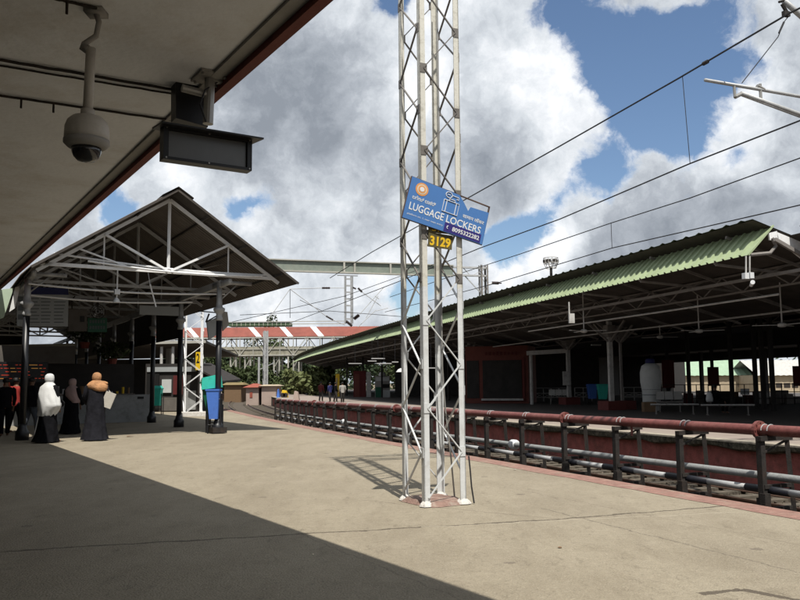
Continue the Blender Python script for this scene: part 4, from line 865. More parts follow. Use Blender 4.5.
# sun-lit mast in front of the bridge, at x ~265
# ------------------------------------------------------------------ near cantilever at the top right
mcN = mc
def onq(px, py): return atP(px, py, mc, tM)
ct = thing('cantilever', onq(800, 97), 'grey cantilever tubes and clamp at the upper right edge of the sky', 'cantilever')
m = MB(); m.tube([onq(705, 80), onq(800, 96.5), onq(860, 107)], .026, 10); m.tube([onq(741, 93.5), onq(800, 114.5), onq(860, 135)], .036, 10); m.tube([onq(742, 95.5), onq(800, 117)], .015, 6)
m.build('registration_tube', 'silver', ct, True)
m = MB(); m.tube([onq(734, 85), onq(735, 97)], .022, 8); m.tube([onq(735, 97), onq(741, 94)], .03, 8); m.tube([onq(760, 84), onq(761, 101)], .024, 8); m.tube([onq(757, 86), onq(764, 90)], .03, 8); m.build('clamp', 'metal', ct)
m = MB(); m.tube([onq(784, 1), onq(800, 15), onq(840, 50)], .045, 10); m.build('bracket_tube', 'silver', ct, True)
m = MB(); m.tube([onq(788, 17), onq(784, 22), onq(778, 37), onq(742, 83)], .008, 5); m.tube([onq(784, 22), onq(779, 33)], .016, 5); m.build('stay_wire', 'wire', ct)
m = MB(); m.obox(onq(786, 14), nM, tM, Z, .06, .03, .04); m.tube([onq(782, 4), onq(789, 16)], .03, 6); m.tube([onq(779, 2), onq(786, 0)], .02, 6); m.build('suspension_clamp', 'dark_steel', ct)
m = MB(); pz = onq(862, 30); m.beam(pz+Z*-1.2, Vector((pz.x, pz.y, HM)), .12, .12); m.build('drop_post', 'silver', ct)

# ------------------------------------------------------------------ overhead wires
def wire(label, pts, r=.011, parent=None):
    m = MB(); m.tube(pts, r, 5); o = m.build('overhead_wire', 'wire', None, loc=tuple(pts[0])); tag(o, label, 'wire'); return o
def through(lst, pl): return [atP(x, y, *pl) for x, y in lst]
# points lie above the near track (w 1.6) and the far track (w 5.4)
def onw(px, w_, z):      # place at column px above offset w_
    lo, hi = 3.0, 120.0
    for _ in range(50):
        mid = (lo+hi)/2; q = P(mid, w_, z); v = q-Vector((0, 0, EYE)); x = 400+FPX*v.dot(Rv)/v.dot(Fv)
        if x > px: lo = mid
        else: hi = mid
    return P(lo, w_, z)
def aty(px, py, w_):     # height at which the vertical through (px, w_) meets row py
    lo, hi = 0.5, 12.0
    for _ in range(50):
        z = (lo+hi)/2; q = onw(px, w_, z); v = q-Vector((0, 0, EYE)); y = 300-FPX*v.dot(Uv)/v.dot(Fv)
        if y > py: lo = z
        else: hi = z
    return onw(px, w_, lo)
cat1 = [aty(x, y, 1.6) for x, y in ((840, -12), (787, 14.5), (735, 45), (680, 77.5), (560, 146), (475, 194), (420, 225), (372, 252), (330, 278))]
wire('upper thick overhead wire running from the top right clamp down behind the sign', cat1, .014)
con1 = [aty(x, y, 1.6) for x, y in ((850, 98), (800, 120.5), (690, 163.5), (560, 219), (480, 248), (400, 281), (330, 308), (290, 323))]
wire('second overhead wire from the top, passing just under the number plate', con1, .012)
cat2 = [aty(x, y, 5.4) for x, y in ((850, 143), (800, 158), (690, 198), (611, 223), (520, 254), (440, 280), (390, 297))]
wire('third overhead wire from the top at the right frame edge', cat2, .013)
con2 = [aty(x, y, 5.4) for x, y in ((850, 194), (800, 205), (700, 228), (612, 248), (500, 282), (440, 298), (385, 312))]
wire('lowest long overhead wire grazing the green roof ridge', con2, .013)
wire('short vertical dropper between the two upper overhead wires', [aty(682.5, 77, 1.6), aty(690, 163, 1.6)], .006)
wire('short vertical dropper between the two lower overhead wires', [aty(611, 223, 5.4), aty(612, 248, 5.4)], .008)
wire('thin wire passing the upper right corner of the shelter roof', [aty(800, 226, 5.6), aty(900, 205, 5.6)], .012)
m = MB(); q = aty(706, 62.5, 1.6); m.tube([aty(708, 61.3, 1.6), aty(703, 64, 1.6)], .03, 6); tag(m.build('wire_clamp', 'dark_steel', None, loc=tuple(q)), 'small dark clamp on the uppermost overhead wire', 'clamp')
for (pts, lab) in ((((240, 315), (330, 311), (420, 318)), 'thin distant wire above the left part of the red footbridge'), (((232, 322), (345, 296), (440, 262)), 'slanting distant wire rising to the right past the drop arm'), (((290, 289), (290, 318)), 'thin vertical wire hanging left of the drop arm'), (((300, 300), (322, 311)), 'thin slanting wire left of the drop arm')):
    wire(lab, [atY(x, y, 60) for x, y in pts], .022)

# ------------------------------------------------------------------ far canopy with green awning
EW = [(-5, 8.6), (8, 9.2), (16.6, 9.9), (24.7, 10.65), (31.8, 11.1), (38.8, 11.5), (53.6, 12.4), (69.8, 12.7), (90, 12.6), (110, 12.0), (135, 10.8), (160, 9.6)]
def ew(s):
    for (a, b), (c, d) in zip(EW, EW[1:]):
        if s <= c: return b+(d-b)*(s-a)/(c-a)
    return EW[-1][1]
S0 = 16.5; SE = 150.0
fc_ = thing('station_canopy', P(40, 18), 'long curving station canopy with a light green corrugated awning over the far platform', 'canopy')
def Q(s, dw, z): return P(s, ew(s)+dw, z)
# measured end profile at s = S0
tS = tan(S0)
def pend(px, py): return atP(px, py, P(S0, 0), tS)
eb = pend(748, 255); et = pend(772.5, 225.5); rdg = pend(752.5, 219); rin = pend(800, 238.5)
def swz(p): v = (p-P(S0, 0)).dot(nor(S0)); return v-ew(S0), p.z
pb_, pt_, pr_, pi_ = [swz(p) for p in (eb, et, rdg, rin)]
print('PROFILE', pb_, pt_, pr_, pi_)
# awning (ribbed)
sl_in = (pt_[0]+.05, pt_[1]); st = .085; n = int((SE-S0)/st); A, B = [], []
cyc = [0, 0, 0, .045]
m = MB()
k = 0; s = S0
dA = Vector((pt_[0]-pb_[0], pt_[1]-pb_[1])); nA = Vector((-dA.y, dA.x)).normalized()   # outward across the sheet (w, z)
while s < SE:
    o_ = (0, 0, 0, .055, .055)[k % 5]; stp = ((.13, .13, .015, .07, .015)[k % 5])*(1 if s < 60 else 1.6)
    A.append(Q(s, pb_[0]+nA.x*o_, pb_[1]+nA.y*o_)); B.append(Q(s, pt_[0]+nA.x*o_, pt_[1]+nA.y*o_)); s += stp; k += 1
m.strip(A, B); m.build('awning_sheet', 'green', fc_)
m = MB(); m.beam(Q(S0-.02, pb_[0], pb_[1]), Q(S0-.02, pt_[0]+.02, pt_[1]), .02, .05); m.build('awning_trim', 'green', fc_)
# upper butterfly roof: outer edge overhangs the awning, falls inward
slp = (pi_[1]-pr_[1])/(pi_[0]-pr_[0]); VW = 7.6
def up_z(dw): return pr_[1]+slp*(dw-pr_[0])
A, B = [], []; m = MB(); k = 0; s = S0
while s < SE:
    o_ = (.05 if k % 4 == 3 else 0); A.append(Q(s, pr_[0], up_z(pr_[0])+o_)); B.append(Q(s, VW, up_z(VW)+o_)); s += .16 if s < 70 else .3; k += 1
m.strip(A, B); m.build('roof_sheet', 'green_dark', fc_)
m = MB(); m.strip([Q(s, pr_[0]+.02, up_z(pr_[0])-.03) for s in fr(S0, SE, 1)], [Q(s, VW, up_z(VW)-.03) for s in fr(S0, SE, 1)]); m.build('shade_toned_underside', 'under', fc_)  # added sheet with the overhang's shade in its colour
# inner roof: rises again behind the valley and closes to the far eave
m = MB(); m.strip([Q(s, VW, up_z(VW)) for s in fr(-6, SE, 2)], [Q(s, VW+9, up_z(VW)+1.6) for s in fr(-6, SE, 2)]); m.strip([Q(s, VW+9, up_z(VW)+1.6) for s in fr(-6, SE, 2)], [Q(s, VW+15, up_z(VW)-.3) for s in fr(-6, SE, 2)]); m.build('shade_toned_underside', 'under', fc_)
m = MB(); m.strip([Q(s, 1.5, up_z(1.5)-.04) for s in fr(-6, S0, 2)], [Q(s, VW, up_z(VW)-.04) for s in fr(-6, S0, 2)]); m.build('shade_toned_underside', 'under', fc_)
# white end boards right of the awning corner
m = MB(); q = [pend(769, 233), pend(777, 231), pend(778, 240), pend(770, 240)]; m.hexa(q, [p+tS*.05 for p in q]); q = [pend(777, 232), pend(806, 244), pend(806, 262), pend(779, 240)]; m.hexa(q, [p+tS*.05 for p in q]); m.build('end_board', 'white_steel', fc_)
m = MB(); m.beam(pend(772, 240)-tS*.1, pend(810, 262)-tS*.1, .08, .1); m.tube([pend(750, 255), pend(770, 253), pend(776, 246), pend(772, 238)], .05, 8); m.build('end_truss', 'far_steel', fc_)
# lattice girders, posts and frames
COLW = 8.3
col_s = [14.0+8.0*i for i in range(14)]
def girder(name, dwf, z0, z1, mt='far_steel', step=1.0, s0=4, s1=125, r=.06):
    m = MB(); ss = fr(s0, s1, step)
    for a, b in zip(ss, ss[1:]):
        m.beam(Q(a, dwf, z0), Q(b, dwf, z0), r, r)
        if z1: m.beam(Q(a, dwf, z1), Q(b, dwf, z1), r, r)
    if z1:
        for i, (a, b) in enumerate(zip(ss, ss[1:])):
            m.beam(Q(a, dwf, z0 if i % 2 else z1), Q(b, dwf, z1 if i % 2 else z0), r*.6, r*.6)
    return m.build(name, mt, fc_)
girder('edge_rail', 1.6, 4.42, None, 'far_steel', 2.0, r=.09)
girder('lattice_girder', COLW-1.8, 4.30, 5.05, step=1.2, s0=-2)
girder('lattice_girder', 3.2, 4.32, 4.92, step=1.1, s0=4)
girder('lattice_girder', COLW+6, 4.3, 5.0, step=1.6, s0=-2)
for s in fr(6, 122, 4.0):
    m = MB(); zt = lambda dw: up_z(dw)-.16
    if s >= S0:
        m.beam(Q(s, pr_[0]+.3, zt(pr_[0]+.3)), Q(s, VW, zt(VW)), .07, .08); m.beam(Q(s, pb_[0]+.05, pb_[1]-.03), Q(s, pt_[0]+.3, pt_[1]+.05), .06, .06)
        m.beam(Q(s, pb_[0]+.1, pb_[1]-.05), Q(s, VW, 4.35), .06, .07)
    else: m.beam(Q(s, 1.6, 4.4), Q(s, VW, 4.35), .06, .07)
    m.beam(Q(s, 1.6, 4.42), Q(s, 3.0, zt(3.0)), .04, .04); m.beam(Q(s, 3.0, zt(3.0)), Q(s, 4.6, 4.4), .04, .04); m.beam(Q(s, 4.6, 4.4), Q(s, VW, zt(VW)), .04, .04)
    m.build('truss', 'far_steel', fc_)
def fcol(px, py, dark=False, htop=4.35, wd=.11, plain=False):
    q = at(px, py); m = MB(); n1 = nor(sw(q)[0]); t1 = tan(sw(q)[0])
    m.obox(q+Z*htop/2, n1, t1, Z, wd, wd*.8, htop/2); o = m.build('column', ('dark' if plain else 'far_steel') if dark else 'far_column', fc_)
    if plain: return q
    m = MB()
    for d_ in (n1, -n1, t1, -t1): m.beam(q+Z*(htop-1.0)+d_*.08, q+Z*(htop-.05)+d_*1.3, .09, .09)
    m.obox(q+Z*(htop-.5), n1, t1, Z, .22, .2, .3); m.build('knee_brace', 'far_steel', fc_)
    m = MB(); m.obox(q+Z*.22, n1, t1, Z, .5, .45, .22); m.build('plinth', 'plinth_red', fc_); return q
qc = fcol(612, 410); fcol(622.5, 409.5, True, wd=.06); fcol(569.5, 404.5); fcol(470, 401.5, wd=.09)
for px, py in ((733, 408), (757, 409), (764.5, 410), (774, 411), (690, 405), (820, 412)): fcol(px, py, True, wd=.09, plain=True)
for px, py in ((449, 400.5), (437, 399.5), (382, 397.5), (363, 396), (347, 395.8), (505, 399)): fcol(px, py, True, wd=.08, plain=True)
m = MB(); m.tube([Q(s, 2.4, 3.95) for s in fr(18, 36, 2)], .035, 6); m.tube([Q(s, 5.4, 3.75) for s in fr(20, 60, 2)], .035, 6); m.build('service_pipe', 'far_column', fc_)
# second, deeper roof that keeps the far platforms dark
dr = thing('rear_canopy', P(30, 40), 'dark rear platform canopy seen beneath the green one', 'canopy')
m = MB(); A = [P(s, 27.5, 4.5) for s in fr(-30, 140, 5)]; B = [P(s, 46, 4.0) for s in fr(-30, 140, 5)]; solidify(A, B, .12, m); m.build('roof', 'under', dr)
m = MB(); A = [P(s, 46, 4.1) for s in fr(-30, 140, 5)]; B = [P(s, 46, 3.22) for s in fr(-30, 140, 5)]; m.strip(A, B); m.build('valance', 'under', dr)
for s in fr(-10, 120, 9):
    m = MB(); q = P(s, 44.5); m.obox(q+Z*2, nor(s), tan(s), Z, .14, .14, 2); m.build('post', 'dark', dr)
# enclosing back rooms along the far platform (dark)
def bbox(name, px0, px1, py, hpy, depth, mtl, label, cat, zc=0.0):
    a, b = at(px0, py), at(px1, py); d = (b-a).normalized(); nn = Vector((-d.y, d.x, 0)); 
    h = atY((px0+px1)/2, hpy, (a.y+b.y)/2).z; o = thing(name, (a+b)/2, label, cat)
    m = MB(); m.hexa([a, b, b+nn*depth, a+nn*depth], [a+Z*h, b+Z*h, b+nn*depth+Z*h, a+nn*depth+Z*h]); m.build('wall', mtl, o); return o, a, b, d, nn, h
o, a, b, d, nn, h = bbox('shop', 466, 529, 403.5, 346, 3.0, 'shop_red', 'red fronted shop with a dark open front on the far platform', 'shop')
m = MB(); L_ = (b-a).length
def shopface(x0, x1, z0, z1, name, mtl, off=.02):
    m = MB(); c = a+d*(x0+x1)/2*L_-nn*off; m.obox(Vector((c.x, c.y, (z0+z1)/2)), d, nn, Z, (x1-x0)*L_/2, off*.9, (z1-z0)/2); return m.build(name, mtl, o)
shopface(.28, .90, .35, h-.95, 'open_front', 'dark'); shopface(.02, .22, .35, h-.95, 'open_front', 'dark'); shopface(.26, .92, .2, .33, 'step', 'far_column', .1); shopface(.91, .945, .2, h-.8, 'jamb', 'plinth_red', .05)
m = MB(); rg = random.Random(5)
for k in range(9): c = a+d*(.34+k*.06)*L_-nn*.05; m.obox(Vector((c.x, c.y, h-.5)), d, nn, Z, .06, .01, rg.uniform(.07, .12))
m.build('faded_lettering', 'maroon', o)
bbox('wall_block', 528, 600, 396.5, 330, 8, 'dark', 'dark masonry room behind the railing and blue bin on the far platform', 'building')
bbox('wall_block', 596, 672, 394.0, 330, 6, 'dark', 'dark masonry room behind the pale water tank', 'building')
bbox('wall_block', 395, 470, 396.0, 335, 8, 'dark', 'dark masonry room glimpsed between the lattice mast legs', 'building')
# steel doorway frame
a, b = at(532, 404.5), at(569, 404.5); o = thing('doorway_frame', a, 'pale grey steel doorway frame right of the red shop', 'frame'); zt = atY(550, 353, a.y).z; m = MB(); m.tube([a, a+Z*(zt-.05)], .10, 8); m.build('upright', 'far_column', o)
m = MB(); m.beam(a+Z*zt-Vector((.25, 0, 0)), b+Z*(zt+.1), .2, .26); m.build('lintel', 'far_column', o)
m = MB(); q = a.lerp(b, .92); m.obox(q+Z*1.6-Vector((0, .3, 0)), (1, 0, 0), (0, 1, 0), Z, .2, .12, .42); m.build('meter_box', 'far_column', o)
# railings
def railing(px0, px1, py, h, label, n=4, mtl='far_column', cross=True):
    a, b = at(px0, py), at(px1, py); o = thing('railing', a, label, 'railing'); m = MB()
    for z_ in (h, h*.62, h*.3): m.beam(a+Z*z_, b+Z*z_, .04, .04)
    for k in range(n+1): q = a.lerp(b, k/n); m.beam(q, q+Z*h, .05, .05)
    if cross:
        for k in range(n): q, r_ = a.lerp(b, k/n), a.lerp(b, (k+1)/n); m.beam(q+Z*h*.3, r_+Z*h*.62, .025, .025); m.beam(q+Z*h*.62, r_+Z*h*.3, .025, .025)
    m.build('bars', mtl, o); return o
railing(536, 567, 401.5, .95, 'cross braced grey railing behind the metal bench'); railing(575, 592, 401, .95, 'short cross braced railing left of the blue bin', 2); railing(624, 645, 401, .95, 'cross braced railing left of the pale tank', 2)
railing(662, 860, 404.5, 1.15, 'long dark railing under the canopy against the bright sheds', 16, 'dark_steel', False)
# benches
def bench(px0, px1, py, label, zs=.45, back=True, mtl='metal', legm='far_steel', h=.85):
    a, b = at(px0, py), at(px1, py); d = (b-a).normalized(); nn = Vector((-d.y, d.x, 0)); o = thing('bench', a, label, 'bench'); L_ = (b-a).length
    n = max(3, int(L_/.55)); m = MB()
    for k in range(n): c = a+d*(k+.5)*L_/n+nn*.2; m.obox(c+Z*zs, d, nn, Z, L_/n*.46, .22, .02)
    m.build('seat', legm if back else mtl, o)
    if back:
        m = MB()
        for k in range(n): c = a+d*(k+.5)*L_/n+nn*.45; m.obox(c+Z*(zs+.28), d, (nn*.97-Z*.25).normalized(), (Z*.97+nn*.25).normalized(), L_/n*.46, .015, .19)
        m.build('backrest', mtl, o)
    for k in (0, 1):
        m = MB(); c = a+d*(.12+k*.76)*L_+nn*.2; m.beam(c, c+Z*zs, .05, .05); m.beam(c-nn*.2+Z*.02, c+nn*.2+Z*.02, .05, .04); m.build('leg', legm, o)
    m = MB(); m.beam(a+nn*.2+Z*(zs-.04), b+nn*.2+Z*(zs-.04), .06, .04); m.build('rail', legm, o); return o
bench(548, 568, 404.5, 'steel bench with a bright backrest in front of the cross braced railing')
bench(657, 684, 412, 'pale slatted bench beside the white tank', .45, True)
bench(651, 700, 414.5, 'long low platform bench in front of the pale slatted bench', .42, False, 'far_column')
bench(702, 756, 415.5, 'long low bench nearest the seated person', .42, False, 'far_column')
bench(655, 672, 399, 'small dim bench behind the tank', .45, True, 'far_column')
# bins on far platform
def fbin(px, py, mtl, label):
    q = at(px, py); o = thing('wheeled_bin', q, label, 'bin'); m = MB(); bin_body(m, q+Z*.35, .20, .28, .78); m.build('body', mtl, o); m = MB(); bin_body(m, q+Z*1.14, .31, .27, .09); m.build('lid', mtl, o)
    m = MB(); [m.beam(q+Vector((x, 0, 0)), q+Vector((x, 0, .9)), .04, .04) for x in (-.33, .33)]; m.build('stand', 'dark_steel', o)
fbin(592.5, 404.5, 'blue', 'blue bin left of the far platform column'); fbin(603, 405, 'teal', 'green bin between the blue bin and the far platform column')
# tank
q = at(652, 411); tk = thing('water_tank', q, 'pale bottle shaped tank standing on the far platform', 'tank'); m = MB(); m.lathe(q, [(.36, .0), (.40, .1), (.41, .9), (.48, 1.35), (.48, 1.8), (.40, 2.1), (.22, 2.22)], 24); m.build('body', 'tank', tk, True); m = MB(); m.lathe(q+Z*2.22, [(.22, 0), (.22, .16), (.16, .22)], 18); m.build('cap', 'navy', tk, True)
m = MB(); [m.tube([q+Vector((math.cos(t_)*.415, math.sin(t_)*.415, z_)) for t_ in [math.pi*(1+k/16) for k in range(17)]], .015, 5) for z_ in (.75, 1.0)]; m.build('printed_band', 'board_text', tk)
q = at(646, 411.5)+Vector((0, -.5, 0)); o = thing('carton', q, 'brown carton at the foot of the pale tank', 'box'); m = MB(); m.obox(q+Z*.22, (1, 0, 0), (0, 1, 0), Z, .28, .2, .22); m.build('box', 'brown', o); m = MB(); m.obox(q+Z*.445, (1, 0, 0), (0, 1, 0), Z, .28, .1, .006); m.build('flap', 'brown', o)
# hanging maroon boards + dark pillar wrap
for (x0, y0, x1, y1, Yd, lab) in ((708.5, 367, 719.5, 386, 60, 'maroon board on a post against the bright shed, left one'), (794, 366, 812, 386, 60, 'maroon board cut by the right frame edge'), (663, 360, 675, 388, 55, 'broad dark maroon panel right of the white tank')):
    a, b = atY(x0, y1, Yd), atY(x1, y1, Yd); t_ = atY(x0, y0, Yd).z; o = thing('maroon_board', (a.x, a.y, 0), lab, 'board'); m = MB(); m.box(a.x, b.x, Yd, Yd+.1, a.z, t_); m.build('panel', 'maroon', o); m = MB(); xm = (a.x+b.x)/2; m.box(xm-.1, xm+.1, Yd+.12, Yd+.3, 0, 4.2); m.build('post', 'dark', o)
# crates / clutter piles behind benches
rg = random.Random(21)
labs = ['dark parcel pile']
for k in range(14):
    px = 690+k*8.3+rg.uniform(-2, 2); q = at(px, 403.3+rg.uniform(-.5, .5)); h = rg.uniform(.35, .8); m = MB(); m.obox(q+Z*h/2, (1, 0, 0), (0, 1, 0), Z, rg.uniform(.15, .32), .2, h/2)
    tag(m.build('parcel', rg.choice(['dark', 'maroon', 'brown', 'far_steel', 'concrete_dark', 'dark', 'far_column']), None, loc=tuple(q)), 'dim parcel in the row along the railing under the canopy', 'parcel', 'parcels along the far railing')
q = at(745.5, 404); o = thing('white_placard', q, 'small pale placard on legs right of the seated person', 'placard'); m = MB(); m.obox(q+Z*.72, (1, 0, 0), (0, 1, .2), Z, .26, .02, .17); m.build('panel', 'white_ink', o); m = MB(); [m.beam(q+Vector((x, 0, 0)), q+Vector((x, .0, .6)), .03, .03) for x in (-.15, .15)]; m.build('leg', 'far_steel', o)
# items left half of the far canopy
def panel_thing(name, px0, py0, px1, py1, base_y, mtl, label, cat, extras=()):
    q = at((px0+px1)/2, base_y); Yd = q.y; a, b = atY(px0, py1, Yd), atY(px1, py1, Yd); t_ = atY(px0, py0, Yd).z; o = thing(name, q, label, cat)
    m = MB(); m.box(a.x, b.x, Yd, Yd+.5, 0, t_); m.build('body', mtl, o)
    for (x0, y0, x1, y1, mt) in extras:
        u, v = atY(x0, y1, Yd), atY(x1, y0, Yd); m = MB(); m.box(u.x, v.x, Yd-.03, Yd-.002, u.z, v.z); m.build('panel', mt, o)
    return o
panel_thing('red_locker', 353.5, 371, 366, 402, 397.0, 'maroon', 'tall dark red locker under the left part of the canopy', 'locker', ((354.5, 374, 359.5, 400, 'shop_red'),))
panel_thing('vending_machine', 375, 376, 390, 402, 397.4, 'cove', 'pale vending machine with a dark panel on the far platform', 'machine', ((376, 377, 389, 381, 'white_cloth'), (382, 384, 390, 388, 'black_ink'), (383, 390, 390, 400, 'tank'), (375.5, 387, 381, 398, 'green_dk')))
panel_thing('yellow_panel', 335.6, 374, 339.5, 397, 396.6, 'yellow', 'narrow yellow panel beside the standing group', 'panel', ((336, 378, 337.2, 394, 'cream_wall'),))
panel_thing('water_cooler', 366.5, 372, 371, 402, 397.0, 'far_column', 'narrow grey booth between the red locker and the vending machine', 'booth')
q = at(384, 397.4); o = thing('white_sack', q+Z*2.0, 'white wrapped bundle on top of the pale vending machine', 'bundle'); m = MB(); t_ = atY(382, 372, q.y); m.lathe((t_.x, q.y+.25, atY(382, 376, q.y).z), [(.32, 0), (.36, .12), (.28, .32), (.1, .42)], 12); m.build('wrap', 'white_cloth', o, True)
for (px, py, lab) in ((401, 372, 'dim hanging lamp left of the lattice mast'),):
    q = atY(px, py, 48); o = thing('pendant_lamp', q, lab, 'lamp'); m = MB(); m.lathe(q, [(.3, 0), (.18, .15), (.04, .22)], 12); m.build('shade', 'white_cloth', o); m = MB(); m.tube([q+Z*.2, q+Z*1.6], .015, 5); m.build('cord', 'wire', o)
# white tube lights hanging (catch daylight)
for k, (px, py, Yd, wd) in enumerate(((378, 358.5, 52, .45), (372, 361, 54, .3), (384, 363.5, 52, .5), (395, 362, 50, .2), (355, 363.5, 60, .5), (431, 368, 46, .5), (596, 345, 45, .3))):
    q = atY(px, py, Yd); o = thing('tube_light', q, 'unlit white tube light hanging under the far canopy', 'light', 'tube lights under the far canopy'); m = MB(); m.obox(q, nor(30), tan(30), Z, wd, .05, .03); m.build('tube', 'lamp_lit', o); m = MB(); m.tube([q+Z*.06, q+Z*1.4], .012, 4); m.build('rod', 'wire', o)
# fans
def fan(px, py, Yd, lab, blades=True):
    q = atY(px, py, Yd); o = thing('ceiling_fan', q, lab, 'fan'); m = MB(); m.lathe(q-Z*.08, [(.06, 0), (.14, .03), (.14, .12), (.05, .16)], 12); m.build('motor', 'far_column', o); m = MB(); m.tube([q+Z*.05, Vector((q.x, q.y, 5.1))], .025, 6); m.build('rod', 'far_column', o)
    for k in range(3): a = 2*math.pi*k/3+px; dd = Vector((math.cos(a), math.sin(a), 0)); m = MB(); m.obox(q+dd*.5, dd, Vector((-dd.y, dd.x, 0)), Z, .42, .07, .008); m.build('blade', 'far_column', o)
fan(699, 331, 31, 'ceiling fan under the dark roof, the middle one'); fan(782, 325, 27, 'ceiling fan under the dark roof, nearest the right frame edge'); fan(584, 331, 34, 'ceiling fan under the dark roof, the leftmost'); fan(660, 337, 38, 'ceiling fan above the pale tank')
# bullet camera at the awning end
q = pend(748, 283); o = thing('bullet_camera', q, 'white bullet camera hanging below the green awning corner', 'security camera'); m = MB(); m.tube([pend(746, 256), pend(746, 276)], .022, 8); m.tube([pend(749.7, 256), pend(749.7, 278)], .022, 8); m.build('rod', 'far_column', o)
m = MB(); [m.obox(pend(*p_), nor(S0), tS, Z, .07, .06, .08) for p_ in ((745.5, 276), (750.5, 275.5))]; m.build('junction_box', 'white_ink', o); m = MB(); m.tube([pend(747, 283)-tS*.2, pend(754, 285)+tS*.1], [.06, .045], 10); m.build('housing', 'white_ink', o)
m = MB(); q = pend(572, 318); 
q = atY(569, 305, 27); o = thing('hanging_sensor', q, 'small grey sensor box on a rod under the awning middle', 'sensor'); m = MB(); m.tube([q+Z*.1, q-Z*.55], .025, 6); m.build('rod', 'far_column', o); m = MB(); m.obox(q-Z*.45+Vector((.07, 0, 0)), (1, 0, 0), (0, 1, 0), Z, .09, .07, .16); m.build('box', 'far_column', o)
# light tower above the roof
q = atY(551, 268, 150); o = thing('light_tower', (q.x, q.y, -1.2), 'distant high mast floodlight basket above the green roof', 'light tower'); m = MB(); m.tube([(q.x, q.y, -1.2), (q.x, q.y, q.z+.3)], [.45, .25], 10); m.build('mast', 'dark_steel', o); m = MB()
for zz, r_ in ((0, 1.0), (.9, 1.35), (1.9, 1.35)): m.tube([(q.x+r_*math.cos(2*math.pi*k/12), q.y+r_*math.sin(2*math.pi*k/12), q.z+zz) for k in range(13)], .07, 4)
for k in range(12): c_, s_ = math.cos(2*math.pi*k/12), math.sin(2*math.pi*k/12); m.tube([(q.x+c_*.9, q.y+s_*.9, q.z), (q.x+c_*1.35, q.y+s_*1.35, q.z+.9), (q.x+c_*1.35, q.y+s_*1.35, q.z+1.9)], .06, 4)
m.build('basket', 'far_column', o)
for k in range(6): c_, s_ = math.cos(2*math.pi*k/6), math.sin(2*math.pi*k/6); m = MB(); m.obox((q.x+c_*1.1, q.y+s_*1.1, q.z+1.3), (1, 0, 0), (0, 1, 0), Z, .35, .25, .25); m.build('floodlight', 'dark_steel', o)

# ------------------------------------------------------------------ bright sheds beyond on the right
def shed(px0, px1, Yd, pw, pr1, pr2, wm, rm_, label, wins=()):
    a, b = atY(px0, pw, Yd), atY(px1, pw, Yd); z1 = a.z*.5+b.z*.5; z2 = atY((px0+px1)/2, pr1, Yd).z; o = thing('shed', ((a.x+b.x)/2, Yd, -1.2), label, 'building')
    m = MB(); m.box(a.x, b.x, Yd, Yd+10, -1.2, z2-.02); m.build('wall', wm, o)
    m = MB(); zz = atY((px0+px1)/2, pr2, Yd+5).z; n = int((b.x-a.x)/.4); A = [(a.x+.4*i, Yd-.5, z2-.1+(.06 if i % 2 else 0)) for i in range(n)]; B = [(a.x+.4*i, Yd+5, zz+(.06 if i % 2 else 0)) for i in range(n)]; m.strip(A, B); m.strip(B, [(p[0], Yd+10.5, z2-.1) for p in A]); m.build('roof', rm_, o)
    for (x0, y0, x1, y1) in wins:
        u, v = atY(x0, y1, Yd), atY(x1, y0, Yd); m = MB(); m.box(u.x, v.x, Yd-.06, Yd-.005, u.z, v.z); m.build('window', 'dark_steel', o)
    return o
shed(672, 757, 118, 395, 375, 358, 'cream_wall', 'pale_green', 'sunlit cream shed with a pale green corrugated roof beyond the far canopy', [(738+k*7.5, 383, 742.5+k*7.5, 387) for k in range(3)])
shed(757, 880, 112, 395, 374.5, 360, 'cream_wall', 'far_column', 'sunlit cream shed with a grey roof at the right, beyond the railing', [(768+k*8, 383, 774+k*8, 387.5) for k in range(5)])
shed(668, 683, 90, 395, 372, 366, 'orange_cloth', 'bridge_steel', 'small orange walled hut beyond the pale tank')

# ------------------------------------------------------------------ footbridge
YB = 150.0; fbg = thing('footbridge', atY(300, 395, YB), 'long covered footbridge with red and white roof over the tracks', 'footbridge')
def fbp(px, py, dy=0.0): return atY(px, py, YB+dy)
x0, x1 = fbp(120, 340).x, fbp(440, 340).x; zD = fbp(300, 355.5).z; zE = fbp(300, 336.5).z; zR = fbp(300, 327).z; zTop = zE+(zR-zE)
stripes = [(-1, 217, 'bridge_red'), (217, 237, None)]
edges = [130, 150, 190, 196, 251, 264, 283, 296, 314.5, 327, 345, 358, 380]   # roof row positions at ridge of white bands
whites = [(186, 191), (248, 253.5), (279.5, 285), (310, 316)]
m_r, m_w = MB(), MB(); xs = [120]; 
for wa, wb in whites: xs += [wa, wb]
xs.append(440)
slx = 8.0   # slant in px between ridge and eave rows
def band(mm, pa, pb__):
    a_, b_ = fbp(pa, 327, 2.2), fbp(pb__, 327, 2.2); c_, d_ = fbp(pb__+slx, 336.5), fbp(pa+slx, 336.5); a_.z = b_.z = zR+.1; c_.z = d_.z = zE
    mm.hexa([d_, c_, b_, a_], [v+Vector((0, 0, .08)) for v in (d_, c_, b_, a_)])
for i in range(len(xs)-1): m = MB(); band(m, xs[i], xs[i+1]); m.build('roof_band' if i % 2 else 'roof', 'white_ink' if i % 2 else 'bridge_red', fbg)
m = MB(); m.hexa([(x0, YB+2.25, zR+.1), (x1, YB+2.25, zR+.1), (x1, YB+4.5, zE), (x0, YB+4.5, zE)], [(x0, YB+2.25, zR+.18), (x1, YB+2.25, zR+.18), (x1, YB+4.5, zE+.08), (x0, YB+4.5, zE+.08)]); m.build('roof', 'bridge_red', fbg)
